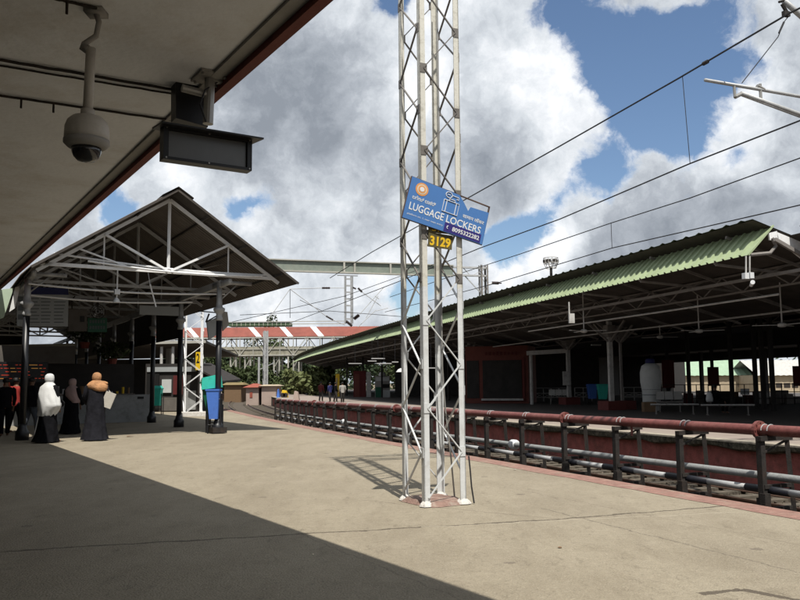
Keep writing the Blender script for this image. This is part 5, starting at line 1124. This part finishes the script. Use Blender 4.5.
for yy in (0.0, 4.4):
    m = MB()
    for z_ in (zD+.1, zE-.15): m.beam((x0, YB+yy, z_), (x1, YB+yy, z_), .16, .2)
    m.beam((x0, YB+yy, zD+1.25), (x1, YB+yy, zD+1.25), .1, .12)
    n = 24; xs_ = [x0+(x1-x0)*k/n for k in range(n+1)]
    for k in range(n):
        m.beam((xs_[k], YB+yy, zD), (xs_[k], YB+yy, zE), .12, .12)
        if k % 2: m.beam((xs_[k], YB+yy, zD+.1), (xs_[k+1], YB+yy, zE-.1), .12, .12)
        else: m.beam((xs_[k], YB+yy, zE-.1), (xs_[k+1], YB+yy, zD+.1), .12, .12)
    m.build('side_truss', 'bridge_steel', fbg)
m = MB(); m.box(x0, x1, YB+.1, YB+4.3, zD-.05, zD+.06); m.build('deck', 'bridge_floor', fbg)
m = MB(); m.box(x0, x1, YB+4.46, YB+4.5, zD+.1, zD+1.25); m.build('parapet', 'bridge_steel', fbg)
m = MB(); m.box(x0, x1, YB+.12, YB+.16, zD+.1, zD+1.7); m.build('parapet', 'bridge_mesh', fbg)
for px in (233, 247.5, 276.5, 296): 
    m = MB(); q = fbp(px, 350)
    for yy in (0.4, 4.0):
        m.beam((q.x-.5, YB+yy, -1.2), (q.x-.5, YB+yy, zD-.06), .22, .22); m.beam((q.x+.5, YB+yy, -1.2), (q.x+.5, YB+yy, zD-.06), .22, .22)
    m.beam((q.x-.5, YB+.4, zD-2.2), (q.x+.5, YB+.4, zD-.4), .1, .1); m.build('trestle', 'bridge_steel', fbg)
# green louvre structure above the bridge roof (second bridge behind)
YG = 175.0; o = thing('green_footbridge', atY(270, 395, YG), 'green topped walkway roof just above and behind the red bridge roof', 'footbridge'); a, b = atY(228, 326, YG), atY(290, 326, YG); zt = atY(260, 322.3, YG).z
m = MB(); m.box(a.x, b.x, YG, YG+4, a.z, zt); m.build('roof', 'bridge_green', o); m = MB(); [m.box(a.x+(b.x-a.x)*k/14-.06, a.x+(b.x-a.x)*k/14+.06, YG-.08, YG-.01, a.z, zt) for k in range(15)]; m.beam((a.x, YG-.1, zt+.1), (atY(345, 321, YG).x, YG-.1, zt+.1), .15, .15); m.beam((b.x, YG-.1, a.z+.3), (atY(345, 321, YG).x, YG-.1, a.z+.3), .15, .15); m.build('frame', 'bridge_steel', o)
for px in (236, 288): m = MB(); q = atY(px, 350, YG); m.box(q.x-.15, q.x+.15, YG+.2, YG+.5, -1.2, zt); m.build('leg', 'bridge_steel', o)
# mast in front of the bridge
q = at(265, 397.5); q = Vector((atY(265.5, 360, 105).x, 105, -1.0)); o = lattice('lattice_mast', q, .55, .9, atY(265, 331, 105).z+1.0, 'slender grey lattice mast in front of the red footbridge', 'silver', False, 1.0, tk=.2)
q = Vector((atY(259, 360, 118).x, 118, -1.0)); m = MB(); m.tube([q, q+Z*(atY(259, 357, 118).z+1)], .16, 8); m.beam(q+Z*4.5, q+Z*5.5+Vector((2.2, 0, 0)), .1, .1); tag(m.build('pole', 'silver', None, loc=tuple(q)), 'plain grey pole beside the slender mast under the footbridge', 'pole')

# ------------------------------------------------------------------ distant huts and clutter
def hut(px0, px1, Yd, pw0, pw1, rp, wm, rm_, label, cat='building', door=True, hip=True):
    a, b = atY(px0, pw1, Yd), atY(px1, pw1, Yd); z1 = atY(px0, pw0, Yd).z; o = thing('hut', ((a.x+b.x)/2, Yd, 0), label, cat); m = MB(); m.box(a.x, b.x, Yd, Yd+4, -1.2, z1); m.build('wall', wm, o)
    zr = atY(px0, rp, Yd).z; m = MB(); e_ = .35; xm = (a.x+b.x)/2; hw = (b.x-a.x)*(.12 if hip else .5)
    m.hexa([(a.x-e_, Yd-e_, z1), (b.x+e_, Yd-e_, z1), (b.x+e_, Yd+4.3, z1), (a.x-e_, Yd+4.3, z1)], [(xm-hw, Yd+1.5, zr), (xm+hw, Yd+1.5, zr), (xm+hw, Yd+2.5, zr), (xm-hw, Yd+2.5, zr)]); m.build('roof', rm_, o)
    if door: m = MB(); m.box(a.x+(b.x-a.x)*.3, a.x+(b.x-a.x)*.52, Yd-.05, Yd-.004, -.1, z1-.5); m.build('door', 'tile', o)
    return o
hut(246, 258.5, 92, 387.5, 398, 383.5, 'pink_wall', 'tile', 'tiny pink hut with a red hipped roof under the footbridge')
hut(261.5, 276, 92, 386, 398, 384.6, 'pink_wall', 'cream_wall', 'pale pink flat roofed block right of the tiny red roofed hut', door=False, hip=False)
hut(224, 241, 110, 385, 398, 382.5, 'brown', 'yel_dull', 'dull yellow roofed brown cabin left of the tiny pink hut', door=False, hip=False)
for (px0, py0, px1, py1, Yd, mt, lab, nm, ct_) in ((276.5, 389, 279.5, 396, 85, 'blue', 'small blue drum beside the yellow sheeting by the pink block', 'drum', 'drum'), (281, 390, 287.5, 396, 85, 'yellow', 'bright yellow covered handcart by the pink block', 'handcart', 'cart'), (293, 391, 299, 398, 70, 'pink_wall', 'pale pink heap of sacks behind the pipe rack end', 'sack_heap', 'sacks')):
    a, b = atY(px0, py1, Yd), atY(px1, py0, Yd); o = thing(nm, ((a.x+b.x)/2, Yd, 0), lab, ct_); m = MB(); m.hexa([(a.x, Yd, 0), (b.x, Yd, 0), (b.x, Yd+.9, 0), (a.x, Yd+.9, 0)], [(a.x+.1, Yd+.1, b.z), (b.x-.15, Yd+.1, b.z-.08), (b.x-.15, Yd+.8, b.z-.08), (a.x+.1, Yd+.8, b.z)]); m.build('cover', mt, o)
    if nm == 'handcart': [m_.build('wheel', 'dark_steel', o) for m_ in [MB().tube([(x_, Yd-.02, .25), (x_, Yd-.08, .25)], .25, 12) for x_ in (a.x+.2, b.x-.2)]]
# near-platform stuff beyond: grey awning, flat shelter, yellow sign
def yel():
    q = atY(199, 358, 40); o = thing('platform_sign', (q.x, 40, 0), 'yellow platform number sign with black figure 2 beyond the posts', 'sign'); a, b = atY(195.5, 370, 40), atY(202, 352, 40); m = MB(); m.box(a.x, b.x, 40, 40.08, a.z, b.z); m.build('panel', 'yellow', o)
    def mq(u, v, off): return Vector((a.x+(b.x-a.x)*u, 40-off, b.z+(a.z-b.z)*v))
    put_text('2', mq, .12, .08, .62, .62, 'figure', 'black_ink', o, .02, .006); m = MB(); m.tube([((a.x+b.x)/2, 40.1, 0), ((a.x+b.x)/2, 40.1, b.z)], .05, 8); m.build('post', 'dark_steel', o)
yel()
o = thing('grey_awning', at(185, 406), 'sloping dark grey awning between the second and third shelter posts', 'awning')
a, b = atY(188, 363, 42), atY(222, 381, 42); m = MB(); m.hexa([(a.x, 42, a.z-.1), (b.x, 42, b.z-.1), (b.x, 47, b.z), (a.x, 47, a.z)], [(a.x, 42, a.z), (b.x, 42, b.z), (b.x, 47, b.z+.12), (a.x, 47, a.z+.12)]); m.build('sheet', 'dark_steel', o)
m = MB(); m.box(a.x-2.5, a.x+.3, 43, 46, 0, a.z); m.build('stall', 'dark', o)
for (u0, u1, z0_, z1_, mt) in ((-2.4, -1.75, .1, 2.0, 'black_ink'), (-1.6, -1.1, 1.0, 1.7, 'tank'), (-1.0, -.5, .9, 1.9, 'maroon'), (-.4, .2, .1, 1.1, 'kiosk'), (-1.6, -.6, .05, .75, 'concrete_dark'), (-2.4, .2, 2.1, 2.35, 'board')):
    mm_ = MB(); mm_.box(a.x+u0, a.x+u1, 42.9, 42.995, z0_, z1_); mm_.build('panel', mt, o)
m = MB(); m.tube([(b.x-.15, 42.2, 0), (b.x-.15, 42.2, b.z)], .05, 6); m.build('post', 'dark_steel', o)
fl = thing('flat_shelter', at(120, 404), 'flat white edged shelter roof far along the near platform', 'shelter')
m = MB(); z_ = 4.5; a, b = atY(108, 347, 50), atY(206, 343, 50); m.hexa([(a.x-8, 50, a.z), (b.x, 50, b.z), (b.x-3, 75, b.z), (a.x-12, 75, a.z)], [(a.x-8, 50, a.z+.15), (b.x, 50, b.z+.15), (b.x-3, 75, b.z+.15), (a.x-12, 75, a.z+.15)]); m.build('roof', 'under', fl); m = MB(); m.hexa([(a.x-8, 49.9, a.z), (b.x, 49.9, b.z), (b.x, 49.98, b.z), (a.x-8, 49.98, a.z)], [(a.x-8, 49.9, a.z+.16), (b.x, 49.9, b.z+.16), (b.x, 49.98, b.z+.16), (a.x-8, 49.98, a.z+.16)]); m.build('edge_board', 'bridge_steel', fl)
for px in (151, 160.5, 172, 110): q = atY(px, 400, 50.3); m = MB(); m.tube([(q.x, 50.3, 0), (q.x, 50.3, a.z)], .09, 8); m.build('post', 'far_column', fl)
m = MB(); q = atY(118, 400, 74); r_ = atY(190, 400, 74); m.box(q.x-20, r_.x, 74, 76, 0, a.z); m.build('end_wall', 'dark', fl)
# clutter under it
for (px, py, h, mt, lab) in ((172, 407, 1.6, 'dark', 'dark refrigerator beside the white lattice mast'), (168, 409, .9, 'maroon', 'dark red crate stack left of the white lattice mast'), (176, 406, 1.9, 'tank', 'pale poster stand just left of the white lattice mast')):
    q = at(px, py); m = MB(); m.obox(q+Z*h/2, (1, 0, 0), (0, 1, 0), Z, .3, .25, h/2); m.obox(q+Z*(h+.02), (1, 0, 0), (0, 1, 0), Z, .33, .28, .018); tag(m.build('stall_unit', mt, None, loc=tuple(q)), lab, 'unit')

# ------------------------------------------------------------------ trees
def tree(x, y, h, cr, mt, seed, label, n=2600, z0=-1.2):
    rg = random.Random(seed); o = thing('tree', (x, y, z0), label, 'tree', None); m = MB(); b = Vector((x, y, z0)); m.tube([b, b+Vector((rg.uniform(-.3, .3), 0, h*.3)), b+Vector((rg.uniform(-.5, .5), 0, h*.55))], [.4, .28, .18], 8)
    cl = []
    for k in range(11):
        a = rg.uniform(0, 6.28); r_ = cr*rg.uniform(.1, .75); zz = h*rg.uniform(.34, .88); c = b+Vector((r_*math.cos(a), r_*math.sin(a), zz)); cl.append(c); m.tube([b+Z*h*.32, b.lerp(c, .6)+Z*h*.08, c], [.2, .12, .05], 5)
    m.build('trunk', 'bark', o); m = MB()
    for c in cl: rr_ = cr*rg.uniform(.28, .5); foliage(m, c, rr_, rr_, rr_*.8, n//11, .38, rg)
    m.build('crown', mt, o)
tl = [(178, 11, 5, 'leaf2'), (205, 12, 6, 'leaf'), (222, 11, 6, 'leaf2'), (240, 11.5, 6, 'leaf'), (254, 12, 6.5, 'leaf2'), (272, 13, 6.5, 'leaf'), (288, 11, 6, 'leaf2'), (302, 11, 6, 'leaf'), (318, 12, 7, 'leaf2'), (338, 12, 6.5, 'leaf'), (358, 13, 7, 'leaf2'), (380, 12, 7, 'leaf'), (405, 13, 7, 'leaf2'), (430, 12, 7, 'leaf')]
ordn = ['first', 'second', 'third', 'fourth', 'fifth', 'sixth', 'seventh', 'eighth', 'ninth', 'tenth', 'eleventh', 'twelfth', 'thirteenth', 'fourteenth']
for i, (px, h, cr, mt) in enumerate(tl):
    Yd = 185+(i*37 % 30); tree(atY(px, 390, Yd).x, Yd, h, cr, mt, i+40, f'{"dark" if mt=="leaf2" else "mid"} green tree behind the footbridge, {ordn[i]} from the left')
for i, (px, Yd, h, cr, lab) in enumerate(((226, 125, 5.5, 3, 'low dark bushy tree behind the brown cabin'), (303, 110, 4.2, 2.6, 'yellow green shrub right of the bright yellow cart'), (314, 100, 4.0, 2.4, 'yellow green shrub under the tip of the green canopy'), (290, 128, 5, 3, 'leafy low tree behind the yellow cart'), (326, 120, 5, 3, 'shrubby tree behind the standing group on the far platform'), (265, 135, 5.5, 3.4, 'round low tree behind the pink block'), (245, 140, 5.5, 3.4, 'round low tree behind the tiny pink hut'))):
    tree(atY(px, 390, Yd).x, Yd, h, cr, 'leaf3' if i in (1, 2, 4) else 'leaf', 80+i, lab, 1500)
tree(atY(268, 390, 260).x, 260, 27.5, 7, 'leaf', 99, 'tall distant tree whose top shows above the bridge roof', 1500)
m = MB(); rg = random.Random(1)
for k in range(60): foliage(m, (-170+k*7, 330+rg.uniform(-20, 20), 2+rg.uniform(0, 2)), 9, 8, 7, 160, 1.1, rg)
tag(m.build('far_woodland', 'leaf2'), 'far dark band of woodland closing the horizon', 'woodland', kind='stuff')
# sunlit dry scrub patch by the far track
# ------------------------------------------------------------------ litter
rg = random.Random(77)
for (px, py, mt, sz, lab) in ((130, 436.8, 'brown', .10, 'dry brown scrap lying right of the person in the orange scarf'), (118, 423.5, 'dark', .07, 'dark scrap on the shaded floor before the cabinet'), (313, 555, 'cream_ink', .012, 'tiny pale crumb on the shadowed paving'), (560, 548, 'brown', .02, 'small brown leaf on the sunlit paving right of the shadow'), (515, 470, 'cream_cloth', .03, 'small pale scrap on the paving right of the lattice mast')):
    q = at(px, py); m = MB(); pts = [q+Vector((math.cos(t_)*sz*rg.uniform(.6, 1.2), math.sin(t_)*sz*rg.uniform(.6, 1.6), .006+rg.uniform(0, sz*.25))) for t_ in [k*1.05 for k in range(6)]]; m.add(pts+[q+Vector((0, 0, .01+sz*.2))], [(i, (i+1) % 6, 6) for i in range(6)]); tag(m.build('paper_scrap', mt, None, loc=tuple(q)), lab, 'scrap')
# stall clutter between the second and third shelter posts
for (px, py, w_, h, mt, lab) in ((166.5, 411, .28, 2.0, 'concrete_dark', 'tall dull cupboard behind the teal bin'), (176, 409.5, .16, 1.2, 'maroon', 'narrow maroon cabinet beside the tall dull cupboard'), (180, 408, .1, 1.9, 'far_column', 'slim pale post left of the white lattice mast')):
    q = at(px, py); o = thing('cupboard' if w_ > .1 else 'slim_post', q, lab, 'cupboard' if w_ > .1 else 'post'); m = MB(); m.obox(q+Z*h/2, nC, dC, Z, w_, w_*.8, h/2); m.build('body', mt, o); m = MB(); m.obox(q+Z*(h+.02), nC, dC, Z, w_*1.12, w_*.92, .018); m.build('top', 'far_steel', o)
# ------------------------------------------------------------------ people
def skin_body(name, joints, edges_, parent, mtl='skin', sub=2):
    me = bpy.data.meshes.new(name); me.from_pydata([j[0] for j in joints], edges_, []); o = bpy.data.objects.new(name, me); sc.collection.objects.link(o); o.parent = parent; me.materials.append(MT[mtl])
    md = o.modifiers.new('skin', 'SKIN'); md.use_smooth_shade = True
    sv = me.skin_vertices[0].data
    for i, j in enumerate(joints):
        r = j[1]; sv[i].radius = (r, r) if not isinstance(r, tuple) else r
    sv[0].use_root = True
    s2 = o.modifiers.new('sub', 'SUBSURF'); s2.levels = sub; s2.render_levels = sub
    dg = bpy.context.evaluated_depsgraph_get(); bpy.context.view_layer.update(); ev = o.evaluated_get(bpy.context.evaluated_depsgraph_get()); nm = bpy.data.meshes.new_from_object(ev)
    o.modifiers.clear(); o.data = nm
    for p in nm.polygons: p.use_smooth = True
    if not nm.materials: nm.materials.append(MT[mtl])
    return o
def person(foot, h, yaw, label, top, legs, arms=((.0, .0), (.0, .0)), stride=.12, hair='black_ink', seated=False, sleeves=None):
    """yaw 0 faces +Y (away from the camera)"""
    o = thing('person', foot, label, 'person'); o.rotation_euler = (0, 0, yaw)
    k = h/1.7; V = lambda x, y, z: (x*k, y*k, z*k)
    hip = .92 if not seated else .48
    J = [(V(0, 0, hip+.02), (.13*k, .10*k)), (V(0, 0, hip+.25), (.12*k, .09*k)), (V(0, 0, hip+.46), (.15*k, .095*k)), (V(0, 0, hip+.55), .055*k), (V(0, .01, hip+.62), (.075*k, .085*k)), (V(0, .02, hip+.72), (.072*k, .085*k)), (V(0, .01, hip+.76), .04*k)]
    E_ = [(0, 1), (1, 2), (2, 3), (3, 4), (4, 5), (5, 6)]
    def ch(start, pts):
        pr = start
        for p, r in pts: J.append((V(*p), r*k)); E_.append((pr, len(J)-1)); pr = len(J)-1
        return pr
    for sx, (af, ab) in zip((-1, 1), arms):
        e = ch(2, [((sx*.20, 0, hip+.44), .048), ((sx*.25, -.03+af*.3, hip+.17), .038), ((sx*(.25-ab*.1), af*.9+.04, hip-.07+af*.35), .027), ((sx*(.25-ab*.12), af*1.0+.06, hip-.13+af*.38), .030)])
        bx, by, bz = sx*(.25-ab*.12), af*1.0+.06, hip-.13+af*.38
        for q_ in range(5):
            dx = (q_-2)*.014; ch(e, [((bx+dx, by+.01, bz-.05), .0085), ((bx+dx*1.1, by+.03, bz-.09), .0075)]) if q_ < 4 else ch(e, [((bx-sx*.035, by+.03, bz-.03), .009), ((bx-sx*.04, by+.045, bz-.06), .008)])
    if not seated:
        for sx in (-1, 1):
            st = sx*stride; ch(0, [((sx*.09, 0, .84), .085), ((sx*.095, st*.55+.02, .47), .058), ((sx*.10, st-.02, .09), .038), ((sx*.10, st+.0, .04), .04), ((sx*.105, st+.15, .025), .028)])
    else:
        for sx in (-1, 1): ch(0, [((sx*.1, .08, hip), .085), ((sx*.12, .44, hip+.02), .06), ((sx*.12, .48, .1), .038), ((sx*.12, .50, .04), .04), ((sx*.12, .62, .025), .028)])
    skin_body('body', J, E_, o)
    # face details
    m = MB(); M4 = wmat(o)
    fz = hip+.685
    def W(x, y, z): return M4 @ Vector(V(x, y, z))
    m.tube([W(0, .098, fz+.015), W(0, .118, fz-.02)], .012*k, 6); [m.lathe(W(sx*.031, .093, fz+.02), [(.004*k, -.009*k), (.011*k, 0), (.004*k, .009*k)], 8) for sx in (-1, 1)]; [m.lathe(W(sx*.083, .005, fz), [(.006*k, -.025*k), (.014*k, 0), (.006*k, .028*k)], 8) for sx in (-1, 1)]; m.tube([W(-.022, .098, fz-.052), W(.022, .098, fz-.052)], .006*k, 6)
    m.build('face_features', 'skin', o)
    # clothing lofts
    def shell(name, rings, mtl, n=20, fold=0.0, nf=7, seed=0):
        rings = [tuple(rings[i][c_]+(rings[i+1][c_]-rings[i][c_])*t_/3 for c_ in range(5)) for i in range(len(rings)-1) for t_ in range(3)]+[rings[-1]]; rg = random.Random(seed); m = MB(); vs = []; fs = []; ph = [rg.uniform(0, 6.28) for _ in range(4)]
        for ri, (cx, cy, z_, rx, ry) in enumerate(rings):
            t_ = ri/(len(rings)-1)
            for q_ in range(n):
                a = 2*math.pi*q_/n; f_ = 1+fold*t_*(math.sin(nf*a+ph[0])+.6*math.sin((nf*1.7//1)*a+ph[1]+t_*2)); f_ += .07*mnoise.noise(Vector((math.cos(a)*2.2+seed, math.sin(a)*2.2, z_*7+math.cos(a)*2)))+.035*mnoise.noise(Vector((math.cos(a)*6, math.sin(a)*6+seed, z_*16))); vs.append(W(cx+rx*math.cos(a)*f_, cy+ry*math.sin(a)*f_, z_))
        for i in range(len(rings)-1):
            for q_ in range(n): fs.append((i*n+q_, i*n+(q_+1) % n, (i+1)*n+(q_+1) % n, (i+1)*n+q_))
        fs.append(tuple(range(n))); m.add(vs, fs); return m.build(name, mtl, o, True)
    if top: shell('shirt', [(0, 0, hip+.53, .07, .06), (0, 0, hip+.50, .17, .09), (0, 0, hip+.44, .215, .115), (0, 0, hip+.25, .175, .125), (0, 0, hip-.02, .175, .13), (0, 0, hip-.10, .18, .135)], top, 20, .02)
    sm = sleeves or top
    if sm:
        for sx, (af, ab) in zip((-1, 1), arms):
            m = MB(); m.tube([W(sx*.17, 0, hip+.46), W(sx*.21, 0, hip+.44), W(sx*.25, -.03+af*.3, hip+.17), W(sx*(.25-ab*.09), af*.8+.03, hip-.03+af*.32)], [.07*k, .072*k, .055*k, .045*k], 10); m.build('sleeve', sm, o, True)
    if legs and not seated:
        for sx in (-1, 1):
            st = sx*stride; m = MB(); m.tube([W(sx*.07, 0, .95), W(sx*.09, 0, .84), W(sx*.095, st*.55+.02, .47), W(sx*.10, st-.02, .08)], [.10*k, .105*k, .078*k, .062*k], 12); m.build('trouser_leg', legs, o, True)
    if legs and seated:
        for sx in (-1, 1): m = MB(); m.tube([W(sx*.08, 0, hip), W(sx*.12, .44, hip+.03), W(sx*.12, .48, .38), W(sx*.12, .49, .09)], [.11*k, .085*k, .07*k, .06*k], 10); m.build('trouser_leg', legs, o, True)
    if hair: m = MB(); c_ = W(0, -.008, hip+.70); m.lathe(c_, [(.088*k, -.05*k), (.096*k, 0), (.092*k, .04*k), (.07*k, .075*k), (.03*k, .095*k), (.004, .1*k)], 16, 1, 1.1); m.build('hair', hair, o, True)
    return o, shell, W, k
def woman(px, py, h, yaw, robe, scarf, label, seed, kind=0, lean=0.0):
    foot = at(px, py); o, shell, W, k = person(foot, h, yaw, label, None, None, arms=((.12, .6), (.12, .6)), stride=.16, hair=None)
    # robe flares and trails at the hem
    shell('robe', [(0, 0, 1.45, .07, .06), (0, 0, 1.42, .17, .10), (0, -.005, 1.34, .215, .125), (0, -.01, 1.12, .20, .15), (0, -.01, .88, .225, .17), (.0, -.02, .74, .225, .18), (.0, -.02, .6, .235, .19), (0, -.025, .45, .25, .205), (0, -.03, .32, .268, .225), (0, -.04, .2, .288, .25), (0, -.05, .12, .305, .275), (0, -.07, .03, .325, .30)], robe, 48, .05, 9, seed)
    for sx in (-1, 1):
        m = MB(); m.tube([W(sx*.16, 0, 1.38), W(sx*.215, -.0, 1.34), W(sx*.27, .02, 1.08), W(sx*.23, .20, .93)], [.075*k, .08*k, .075*k, .07*k], 10); m.build('sleeve', robe, o, True)
    # head wrap
    m = MB(); vs = []; n = 20
    shell('head_wrap', [(0, .0, 1.725, .015, .02), (0, .0, 1.715, .055, .065), (0, -.003, 1.68, .095, .11), (0, -.005, 1.62, .112, .125), (0, -.005, 1.56, .108, .12), (0, -.0, 1.50, .085, .10), (0, 0, 1.45, .11, .11), (0, 0, 1.41, .17, .12)], scarf, 24, .012, 5, seed+3)
    if kind == 0:   # long shawl over shoulders to the hips, billowing to one side
        shell('shawl', [(0, 0, 1.50, .09, .10), (-.01, 0, 1.45, .15, .13), (-.02, -.01, 1.39, .235, .155), (0, -.02, 1.22, .285, .19), (.03, -.03, 1.05, .325, .215), (.06, -.03, .92, .335, .22), (.03, -.03, .80, .28, .21), (-.02, -.03, .70, .25, .20), (-.04, -.03, .66, .24, .19)], scarf, 48, .045, 8, seed+9)
    if kind == 1:
        shell('shawl', [(0, 0, 1.50, .09, .10), (0, 0, 1.44, .17, .13), (0, -.01, 1.36, .225, .15), (.02, -.02, 1.20, .225, .17), (.10, -.02, 1.05, .20, .16), (.16, -.01, .96, .10, .14)], scarf, 30, .03, 5, seed+9)
    if kind == 2:
        shell('shawl', [(0, 0, 1.52, .10, .11), (.01, 0, 1.46, .20, .15), (.02, -.01, 1.40, .26, .17), (.04, -.02, 1.33, .25, .175), (.07, -.02, 1.27, .20, .16), (.10, -.01, 1.24, .12, .12)], scarf, 30, .05, 6, seed+9)
        m = MB(); m.tube([W(.13+.13*math.cos(t_), -.04, 1.42+.05*math.sin(t_)) for t_ in [k_*.5 for k_ in range(9)]], .035*k, 8); m.build('scarf_knot', scarf, o, True)
    m = MB(); [m.lathe(W(sx*.10, sx*.1+.02, 0.0), [(.04, 0), (.06, .01), (.055, .05), (.03, .07)], 12, .9, 1.9) for sx in (-1, 1)]; m.build('shoes', 'black_ink', o, True)
    return o, W, k
o, W, k = woman(47.5, 442.6, 1.69, R_(-25), 'black_cloth', 'white_cloth', 'person in a long white shawl over a black robe, walking away', 11, 0)
o, W, k = woman(71, 434, 1.60, R_(-15), 'black_cloth', 'mauve_cloth', 'person in a dusty mauve headscarf and black robe between two others', 23, 1)
o, W, k = woman(95, 440.5, 1.72, R_(12), 'slate_cloth', 'orange_cloth', 'person in an orange headscarf and charcoal robe with a cream shoulder bag', 37, 2)
m = MB(); c = W(.30, -.02, 1.02); ux_ = (W(1, 0, 0)-W(0, 0, 0)).normalized(); uy_ = Vector((-ux_.y, ux_.x, 0)); m.obox(c, (ux_*.9+Z*-.35).normalized(), uy_, (Z*.93+ux_*.35).normalized(), .13, .05, .2)
bg_ = thing('tote_bag', c, 'cream cloth tote bag on the shoulder of the person in orange scarf', 'bag'); m.build('bag', 'cream_cloth', bg_); m = MB(); m.tube([c+Z*.18-ux_*.1, W(.19, -.08, 1.42), W(.17, .06, 1.42), c+Z*.18+ux_*.05], .012, 6); m.build('strap', 'cream_cloth', bg_)
o, sh_, W, k = person(at(30, 434), 1.66, R_(-40), 'person in dark clothes and grey trousers behind the left post', 'black_cloth', 'jeans', ((.25, .4), (.1, .3)), .18)
sh_('cape', [(0, 0, 1.46, .08, .08), (0, 0, 1.40, .2, .14), (.02, -.02, 1.2, .26, .2), (.03, -.03, 1.0, .28, .22), (.02, -.02, .82, .26, .22)], 'black_cloth', 24, .04)
m = MB(); q = at(37, 437); m.hexa([q+Vector((-.09, 0, .05)), q+Vector((.07, .0, .08)), q+Vector((.07, .05, .08)), q+Vector((-.09, .05, .05))], [q+Vector((.02, 0, .62)), q+Vector((.17, 0, .66)), q+Vector((.17, .05, .66)), q+Vector((.02, .05, .62))]); b_ = thing('carrier_bag', q, 'white carrier bag held beside the white shawl', 'bag'); m.build('bag', 'white_cloth', b_); m = MB(); m.tube([q+Vector((.05, .02, .62)), q+Vector((.09, .02, .80)), q+Vector((.14, .02, .64))], .008, 5); m.build('handle', 'white_cloth', b_)
o, sh_, W, k = person(at(4, 436), 1.64, R_(30), 'person in black at the left edge carrying an orange red bag', 'black_cloth', 'black_cloth', ((.05, .2), (.05, .2)), .2)
q = atP(8, 391, at(4, 434), Vector((0, 1, 0))); b_ = thing('shoulder_bag', q, 'orange red strap bag on the person at the left edge', 'bag'); m = MB(); m.hexa([q+Vector((-.02, -.05, -.28)), q+Vector((.16, -.05, -.33)), q+Vector((.16, .03, -.33)), q+Vector((-.02, .03, -.28))], [q+Vector((-.13, -.05, .2)), q+Vector((.03, -.05, .26)), q+Vector((.03, .03, .26)), q+Vector((-.13, .03, .2))]); m.build('bag', 'redorange', b_); m = MB(); m.tube([q+Vector((-.1, 0, .2)), q+Vector((-.06, .02, .45)), q+Vector((0, .04, .25))], .012, 6); m.build('strap', 'redorange', b_)
o, sh_, W, k = person(at(14.5, 432), 1.66, R_(-20), 'person in a dark red top at the left, behind the orange red bag', 'red_cloth', 'black_cloth', ((.1, .2), (.1, .2)), .15)
for (px, py, h, tp_c, lg, lab) in ((321, 401.5, 1.55, 'maroon', 'dark', 'person in dark red standing leftmost of the far platform group'), (330, 402, 1.5, 'navy', 'dark', 'person in navy standing in the far platform group'), (335.5, 402.3, 1.5, 'black_cloth', 'dark', 'person in black in the middle of the far platform group'), (342.5, 402.5, 1.50, 'cove', 'dark', 'person in a white shirt greyed for shade, standing rightmost of the far platform group')):  # rightmost shirt is white, its grey stands for canopy shade
    person(at(px, py), h, R_(random.Random(px).uniform(-60, 60)), lab, tp_c, lg, ((.1, .2), (.1, .2)), .08)
q = at(716, 413.5); o, sh_, W, k = person(q, 1.65, R_(-70), 'person in dark clothes seated on the low bench by the pale placard', 'black_cloth', 'black_cloth', ((.3, .4), (.3, .4)), .1, 'black_ink', True)
q = q+Vector((-.28, -.1, .5)); o = thing('white_bag', q, 'small white bag on the bench beside the seated person', 'bag'); m = MB(); m.lathe(q, [(.14, 0), (.16, .1), (.12, .32), (.05, .42)], 10, 1, .6); m.build('bag', 'white_cloth', o, True); m = MB(); m.tube([q+Z*.4, q+Z*.5+Vector((.05, 0, 0)), q+Z*.4+Vector((.08, 0, 0))], .01, 5); m.build('handle', 'white_cloth', o)
